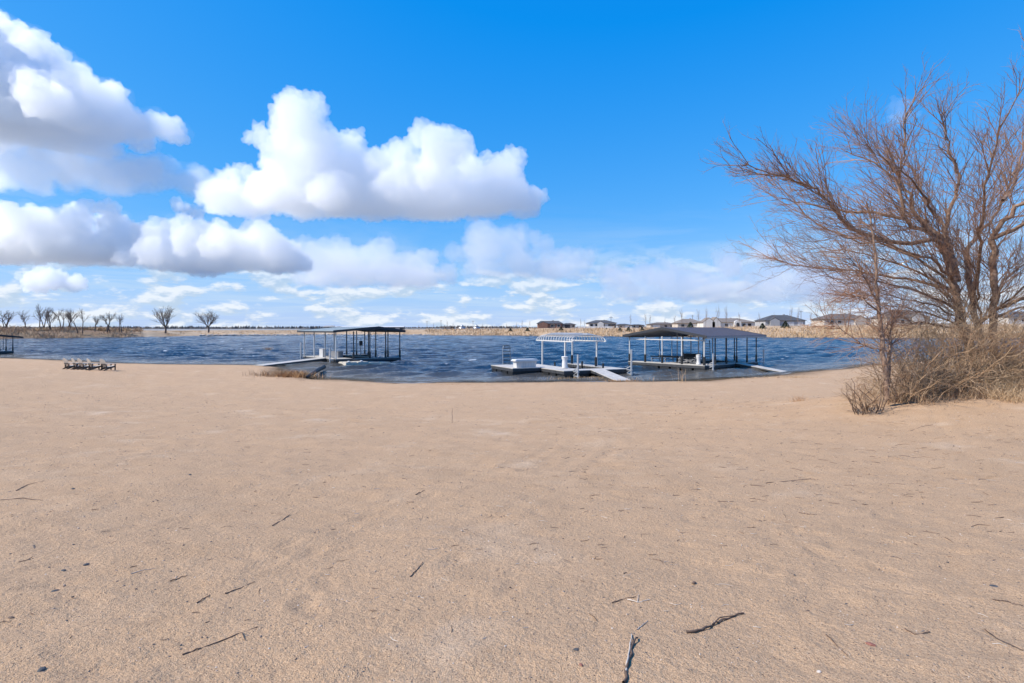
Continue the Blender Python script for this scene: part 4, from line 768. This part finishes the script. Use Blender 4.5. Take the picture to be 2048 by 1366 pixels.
# sapling and thicket in front of it
def ground_pt(px, D):
    x = (px-HX)/F*D; return np.array([x, D, gz(x, D)])
ST = thing('bare_sapling', 'slender two stemmed bare sapling at the left edge of the thicket', 'sapling', (0, 0, 0)); tw = []; SD = 18.0
for d0, d1, r0, path in ((0, .2, .085, [(1774,800),(1769,713),(1766,669),(1761,621),(1757,560),(1757,500),(1748,440),(1740,400)]), (.1, .5, .075, [(1777,800),(1786,746),(1792,691),(1798,667),(1810,620)]), (0, -.6, .03, [(1761,621),(1745,600),(1725,570),(1700,540),(1660,500)]), (0, -.8, .03, [(1762,630),(1720,600),(1680,590),(1640,585)]), (.1, .8, .028, [(1766,669),(1800,640),(1840,620)]), (0, .5, .025, [(1768,700),(1730,690),(1690,655),(1650,640)])):
    n = len(path); raw = np.array([[(px-HX)/F*SD, SD+d0+(d1-d0)*i/(n-1), EYE+(HY-py)/F*SD] for i, (px, py) in enumerate(path)]); m = n*3; tt = np.linspace(0, n-1, m); pts = np.stack([np.interp(tt, np.arange(n), raw[:, c_]) for c_ in range(3)], 1); pts[1:-1] += rg.normal(0, .015, (m-2, 3))
    V, Q = tubes([(pts, np.linspace(r0, r0*.2, m))], 7); link('stem', np_mesh('stem', V, Q), M['bark'], ST)
    for j in range(int(9*n)):
        f = rg.uniform(.3, 1); a = int(min(f*(m-1), m-2)); q = pts[a]; t_ = pts[a+1]-pts[a]; t_ /= np.linalg.norm(t_); s = rg.normal(0, 1, 3)+np.array([-.3, 0, .1]); s -= t_*np.dot(s, t_); s /= np.linalg.norm(s); sp = rg.uniform(.6, 1.2)
        grow(rg, q, t_*math.cos(sp)+s*math.sin(sp), rg.uniform(.4, 1.2), .012, 1, (4,), tw, .08, .6, .14, 5, 1, .2)
V, Q = tubes([(p, r) for p, r, l in tw], 3); link('twigs', np_mesh('twigs', V, Q), M['twig'], ST, kind='stuff')
def shrub(lab, px, D, n, hgt, spread, m_, seed, lev=2, nm='bare_shrub'):
    r = np.random.default_rng(seed); g = ground_pt(px, D); out = []
    for i in range(n):
        a = r.uniform(0, 6.28); s0 = g+np.array([math.cos(a), math.sin(a)*.8, 0])*spread*.45*r.random(); s0[2] = gz(s0[0], s0[1])-.03
        grow(r, s0, (math.cos(a)*r.uniform(.1, .8), math.sin(a)*r.uniform(.1, .8), 1), hgt*r.uniform(.5, 1.1), r.uniform(.008, .02), lev, (5, 4), out, -.08, .7, .22, 7, 0, .12)
    t = thing(nm, lab, 'shrub', (0, 0, 0)); V, Q = tubes([(p, q) for p, q, l in out if l == 0], 5); link('stems', np_mesh('stems', V, Q), M[m_], t, kind='stuff'); V, Q = tubes([(p, q) for p, q, l in out if l > 0], 3); link('twigs', np_mesh('twigs', V, Q), M['brush'], t, kind='stuff')
shrub('thorny low bare shrub at the foot of the slender sapling', 1735, 17.6, 26, 1.1, .9, 'stick', 1); shrub('red brown bare shrub just right of the slender sapling', 1800, 18.6, 46, 2.0, 1.8, 'brush', 2); shrub('tangled bare shrub in the middle of the thicket', 1862, 19.0, 52, 2.3, 2.2, 'brush', 3)
shrub('dense bare shrub against the stems of the big tree', 1930, 19.8, 54, 2.8, 2.2, 'brush', 4); shrub('tall bare shrub to the right of the big tree stems', 2010, 20.5, 50, 3.2, 2.2, 'brush', 5); shrub('bare shrub running out of the right edge of the picture', 2075, 20.0, 40, 2.2, 2.0, 'brush', 6); shrub('grey bare shrub behind the slender sapling by the water', 1840, 25.0, 34, 2.0, 2.0, 'brush', 7)
shrub('tall tangled bare shrub standing behind the slender sapling', 1880, 20.6, 40, 3.6, 2.4, 'brush', 8); shrub('tall bare shrub leaning over the dry grass at the right edge', 1975, 19.3, 40, 3.2, 2.6, 'brush', 9)
def thicket_place(x0, x1, y0, y1):
    def f(r, n):
        x = r.uniform(x0, x1, n); y = r.uniform(y0, y1, n)+(x-x0)*.03; d = shore_dist(x, y); return np.stack([x, y, base_z(x, y, d)-.02], 1)
    return f
o = blades('dry_grass_thicket', 12000, thicket_place(14.9, 21.5, 17.4, 21.0), lambda r, n, b: r.uniform(.25, 1.05, n)*np.clip(.35+(b[:, 0]-14)*.13+.5*vnoise(b[:, 0], b[:, 1], 2), .2, 1.2), .007, M['straw'], 51, .65)
o = blades('dry_grass_thicket', 6500, thicket_place(14.6, 21.5, 16.7, 18.4), lambda r, n, b: r.uniform(.3, 1.0, n)*np.clip(.25+(b[:, 0]-15)*.16+.6*vnoise(b[:, 0]/.7, b[:, 1]/.7, 2), .1, 1.1), .006, M['straw'], 53, .7)
o = blades('dead_stem_litter', 5000, thicket_place(12.6, 20.5, 17.5, 21.5), lambda r, n, b: r.uniform(.1, .75, n), .006, M['brush'], 52, .9)
# grasses at the waterline
def clump(nm, lab, px, py, n, hgt, rx, ry, m_, seed, lean=.3, w=.012):
    c_ = on_ground(px, py); t = blades(nm, n, lambda r, k: np.stack([c_.x+r.normal(0, rx, k), c_.y+r.normal(0, ry, k), np.zeros(k)], 1), lambda r, k, b: hgt*r.uniform(.4, 1.2, k), w, M[m_], seed, lean)
    co = np.empty(len(t.data.vertices)*3, np.float32); t.data.vertices.foreach_get('co', co); co = co.reshape(-1, 3)
    d = shore_dist(co[:, 0], co[:, 1]); co[:, 2] += np.maximum(base_z(co[:, 0], co[:, 1], d), -.1)-.03; t.data.vertices.foreach_set('co', co.ravel()); t['label'] = lab; t['kind'] = 'stuff'; t['category'] = 'grass'
clump('grass_clump', 'grey brown dry grass clump left of the rusty grass by the ramp', 560, 752, 700, .55, 1.1, .6, 'brush', 61, .6, .016); clump('grass_clump', 'rusty orange dry grass clump beside the black log', 594, 754, 700, .60, .9, .6, 'rust', 62, .6, .018)
clump('grass_clump', 'small rusty reed tuft standing in the water left of the left dock', 536, 722, 140, .8, .35, .3, 'rust', 63, .5, .02)
clump('grass_clump', 'low straw grass strip at the foot of the canopy dock ramp', 1185, 762, 900, .30, 2.0, .35, 'straw', 64, .5); clump('grass_clump', 'straw tuft right of the canopy dock ramp on the sand edge', 1238, 763.5, 400, .22, .8, .3, 'rust', 65, .5)
clump('grass_clump', 'few tall pale reed stems in front of the covered dock', 1362, 765, 14, 1.0, .3, .2, 'straw', 66, .2, .012); clump('grass_clump', 'pair of short pale reed stems at the waterline', 1308, 765, 6, .55, .15, .1, 'straw', 67, .1, .012); clump('grass_clump', 'low dry grass patch at the water near the covered dock ramp', 1575, 755, 500, .14, 1.8, .5, 'straw', 68, .6)
clump('grass_clump', 'sparse straw fringe on the middle of the sandy shore', 910, 769, 260, .12, 1.6, .25, 'rust', 69, .5); clump('grass_clump', 'small dry tuft on the sand left of the thicket', 1595, 803, 60, .28, .18, .12, 'rust', 70, .7, .005)
a_ = on_ground(612, 757); b_ = on_ground(648, 748); t = thing('log', 'wet black log lying at the waterline by the rusty grass', 'log', a_)
d = b_-a_; d.z = .28; V, Q = tubes([(np.array([(0, 0, .08), tuple(d*.3+Vector((0, .05, .12))), tuple(d*.7+Vector((0, 0, .12))), tuple(d+Vector((0, 0, .1)))]), np.array([.12, .17, .2, .21]))], 10); link('trunk', np_mesh('log', V, Q), M['wetlog'], t)
MB().bar(d+Vector((0, 0, .1)), d*1.004+Vector((0, 0, .1)), .40, sides=10).build('cut_end', M['wetlog'], t)
print('right side', time.time()-T0)

# ------------------------------------------------------------------ sticks, stones and litter on the sand
def stick(lab, path, r0, m_='stick', fork=None, lift=.002, nm='stick'):
    pts = []; r0 *= .75
    for px, py in path: q = on_ground(px, py); pts.append((q.x, q.y, q.z+lift+r0*.6))
    raw = np.array(pts); n = len(raw); m = max(7, n*3); tt = np.linspace(0, n-1, m); p = np.stack([np.interp(tt, np.arange(n), raw[:, c_]) for c_ in range(3)], 1); p[1:-1] += rg.normal(0, r0*.5, (m-2, 3))
    t = thing(nm, lab, 'stick', tuple(raw[0])); V, Q = tubes([(p-raw[0], np.linspace(r0, r0*.55, m)*rg.uniform(.85, 1.15, m))], 6); link('shaft', np_mesh('shaft', V, Q), M[m_], t)
    for path2 in fork or ():
        p2 = np.array([tuple(on_ground(*q)+Vector((0, 0, r0*.8+.004))) for q in path2])-raw[0]; V, Q = tubes([(p2, np.linspace(r0*.6, r0*.3, len(p2)))], 5); link('side_twig', np_mesh('side_twig', V, Q), M[m_], t)
stick('long dark stick at the bottom left of the sand', [(365,1311),(400,1298),(440,1284),(515,1255)], .007, 'stick', [[(484,1268),(487,1275),(490,1282)]])
stick('thick split stick standing out at the bottom edge, half bleached, coloured dark as its shaded side', [(1247,1368),(1256,1325),(1266,1290),(1275,1278)], .013, 'stick'); stick('pale bleached half of the split stick at the bottom edge, coloured as its sunlit side', [(1252,1345),(1258,1310),(1263,1270)], .009, 'bleached')  # bleached split wood; its sunlit and shaded sides are also put into colour
stick('curled shaggy bark strip on the sand at the lower right', [(1373,1266),(1400,1263),(1425,1252),(1450,1240),(1487,1228)], .012, 'stick', [[(1425,1252),(1440,1238),(1470,1234)]])
stick('straight thin dark stick left of the lower right corner', [(1652,1270),(1670,1288),(1695,1312)], .005); stick('thin stick at the right edge low on the sand', [(1970,1260),(2000,1282),(2046,1302)], .005); stick('short brown stick by the dark flat stone', [(1985,1200),(2015,1204),(2046,1213)], .005)
stick('thin twig at the left edge, the upper of two', [(32,982),(55,970),(88,962)], .007); stick('thin twig at the left edge, the lower of two', [(0,1001),(45,997),(86,1001)], .007)
stick('short dark stick above the long bottom left stick', [(394,1207),(408,1198),(420,1191)], .006); stick('thin straight stick right of the short dark stick', [(450,1188),(480,1177),(510,1164)], .005); stick('small stick in the lower left quarter', [(340,1163),(358,1157),(375,1151)], .006); stick('thin pale stick left of the small stick', [(262,1148),(290,1140),(313,1137)], .004, 'bleached')
stick('leaning dark twig in the lower middle', [(820,1154),(834,1140),(846,1125)], .006); stick('long low stick in the middle right of the sand', [(1532,967),(1575,963),(1622,958)], .009); stick('white bleached twig in the lower right middle', [(1255,1200),(1275,1206),(1300,1200)], .006, 'bleached', [[(1275,1206),(1276,1197),(1277,1190)]])
stick('brown curved twig left of the white twig', [(1224,1207),(1245,1199),(1272,1194)], .005); stick('curved dark twig above the bottom right corner', [(1810,1258),(1830,1270),(1860,1265)], .006); stick('small pale forked twig above the split stick', [(1274,1260),(1285,1252),(1295,1243)], .005, 'bleached')
stick('kinked dark twig in the left middle of the sand', [(545,1052),(562,1042),(580,1030)], .007); stick('short dark twig in the centre of the sand', [(832,990),(840,986),(849,981)], .009); stick('long thin branch lying on the right slope', [(1822,862),(1845,853),(1866,850)], .008); stick('branch lying in front of the thicket', [(1858,806),(1866,798),(1876,788)], .014)
q = on_ground(904, 846); t = thing('upright_twig', 'single thin twig standing upright in the sand', 'twig', q); V, Q = tubes([(np.array([(0, 0, -.03), (.01, 0, .2), (.0, .01, .36), (.025, 0, .47)]), np.array([.008, .007, .006, .004]))], 5); link('shaft', np_mesh('shaft', V, Q), M['stick'], t)
def stone(lab, px, py, wpx, m_, flat=.4, seed=0):
    wpx *= .75; q = on_ground(px, py); r = wpx/2*q.y/F; rr = random.Random(seed+int(px)); bm = bmesh.new(); bmesh.ops.create_icosphere(bm, subdivisions=2, radius=1)
    for v in bm.verts: v.co = Vector((v.co.x*r*1.1, v.co.y*r*.75, v.co.z*r*flat))*(1+rr.uniform(-.12, .12))
    me_ = bpy.data.meshes.new('stone'); bm.to_mesh(me_); bm.free(); o_ = link('stone', me_, M[m_], label=lab, category='stone'); o_.location = q+Vector((0, 0, r*flat*.45)); o_.rotation_euler = (0, 0, rr.uniform(0, 3))
for a in (('blue grey stone near the bottom left corner', 83, 1341, 24, 'slate'), ('dark slate stone in the lower left', 110, 1183, 17, 'slate'), ('dark pointed stone above the lower left slate', 127, 1142, 14, 'slate'), ('grey stone beside the lower left twigs', 172, 1130, 15, 'slate'), ('flat dark slate near the right edge', 1988, 1174, 28, 'slate', .15), ('reddish stone above the bottom right', 1742, 1290, 22, 'redstone', .35), ('brown round stone in the lower right', 1388, 1167, 13, 'brownstone', .6), ('orange brown pebble in the lower right middle', 1162, 1330, 12, 'redstone'), ('brown pebble beside the curled bark strip', 1616, 1223, 13, 'brownstone'), ('small grey stone left of the split stick', 1152, 1300, 14, 'slate'), ('white round pebble at the bottom right', 1638, 1345, 12, 'palepebble', .7), ('brown stone at the far left bottom', 22, 1236, 14, 'brownstone'), ('small dark stone in the left middle', 380, 950, 10, 'slate'), ('small slate on the sand far left', 146, 978, 10, 'slate')): stone(*a)
rr = np.random.default_rng(77)
def scatter(n, power, dmin=3.0, dmax=34, xlim=(-1.0, 1.0)):
    D = dmin*(dmax/dmin)**(rr.uniform(0, 1, n)**power); s_ = rr.uniform(xlim[0], xlim[1], n); x = s_*(D+1); d = shore_dist(x, D); z = base_z(x, D, d)+relief(x, D, np.clip(14/np.maximum(D, 1), .15, 1))*np.clip(d/3, .1, 1); k = d > .5; return np.stack([x, D, z], 1)[k]
p = scatter(6500, .65); rocks('gravel', p, rr.uniform(.0035, .0105, len(p))*(.7+p[:, 1]/14), 'pebble', 78, .6); p = scatter(1900, .7); rocks('pale_gravel', p, rr.uniform(.003, .0075, len(p))*(.7+p[:, 1]/16), 'palepebble', 79, .6)
p = scatter(2800, .62); rocks('dark_gravel', p, rr.uniform(.0035, .011, len(p))*(.7+p[:, 1]/18), 'slate', 80, .45)
def litter(nm, n, m_, xlim, dmin, dmax, ln, seed, power=.8):
    p = scatter(n, power, dmin, dmax, xlim); g = []; r = np.random.default_rng(seed)
    for q in p:
        a = r.normal(.25, 1.1); L = r.uniform(*ln)*r.uniform(.4, 1.1)*(.7+q[1]/40); d = np.array([math.cos(a), math.sin(a), 0])*L; b_ = np.array([-d[1], d[0], 0])*r.normal(0, .18); w = r.uniform(.0014, .0034)*(.8+q[1]/24)
        pp = [q+np.array([0, 0, w]), q+d*.5+b_, q+d]
        for v in pp[1:]: v[2] = gz(v[0], v[1])+w*1.3
        g.append((np.array(pp), np.array([w, w, w*.6])))
    V, Q = tubes(g, 4); link(nm, np_mesh(nm, V, Q), M[m_], kind='stuff')
litter('twig_litter', 520, 'stick', (.05, 1.0), 5, 30, (.05, .28), 81); litter('twig_litter', 330, 'stick', (-1.0, .2), 3.4, 30, (.03, .16), 82); litter('straw_litter', 320, 'bleached', (-.4, 1.0), 3.4, 26, (.03, .16), 83); litter('twig_litter', 240, 'brush', (.45, .95), 8, 18, (.06, .3), 84)
p = scatter(2600, 1.0, 38, 80, (-.75, .75)); dd = shore_dist(p[:, 0], p[:, 1]); p = p[(dd < 3.2) & (vnoise(p[:, 0]/2.2, dd*1.3, 4) > -.12)]; g = []
for q in p:
    a = rr.normal(0, .5); L = rr.uniform(.06, .3); d = np.array([math.cos(a), math.sin(a), 0])*L; g.append((np.array([q+(0, 0, .015), q+d*.5+(0, 0, .03), q+d+(0, 0, .01)]), np.array([.008, .009, .005])))
V, Q = tubes(g, 4); link('drift_line_litter', np_mesh('drift_line_litter', V, Q), M['brush'], kind='stuff')
print('done', time.time()-T0, sum(len(o.data.polygons) for o in bpy.data.objects if o.type == 'MESH'))
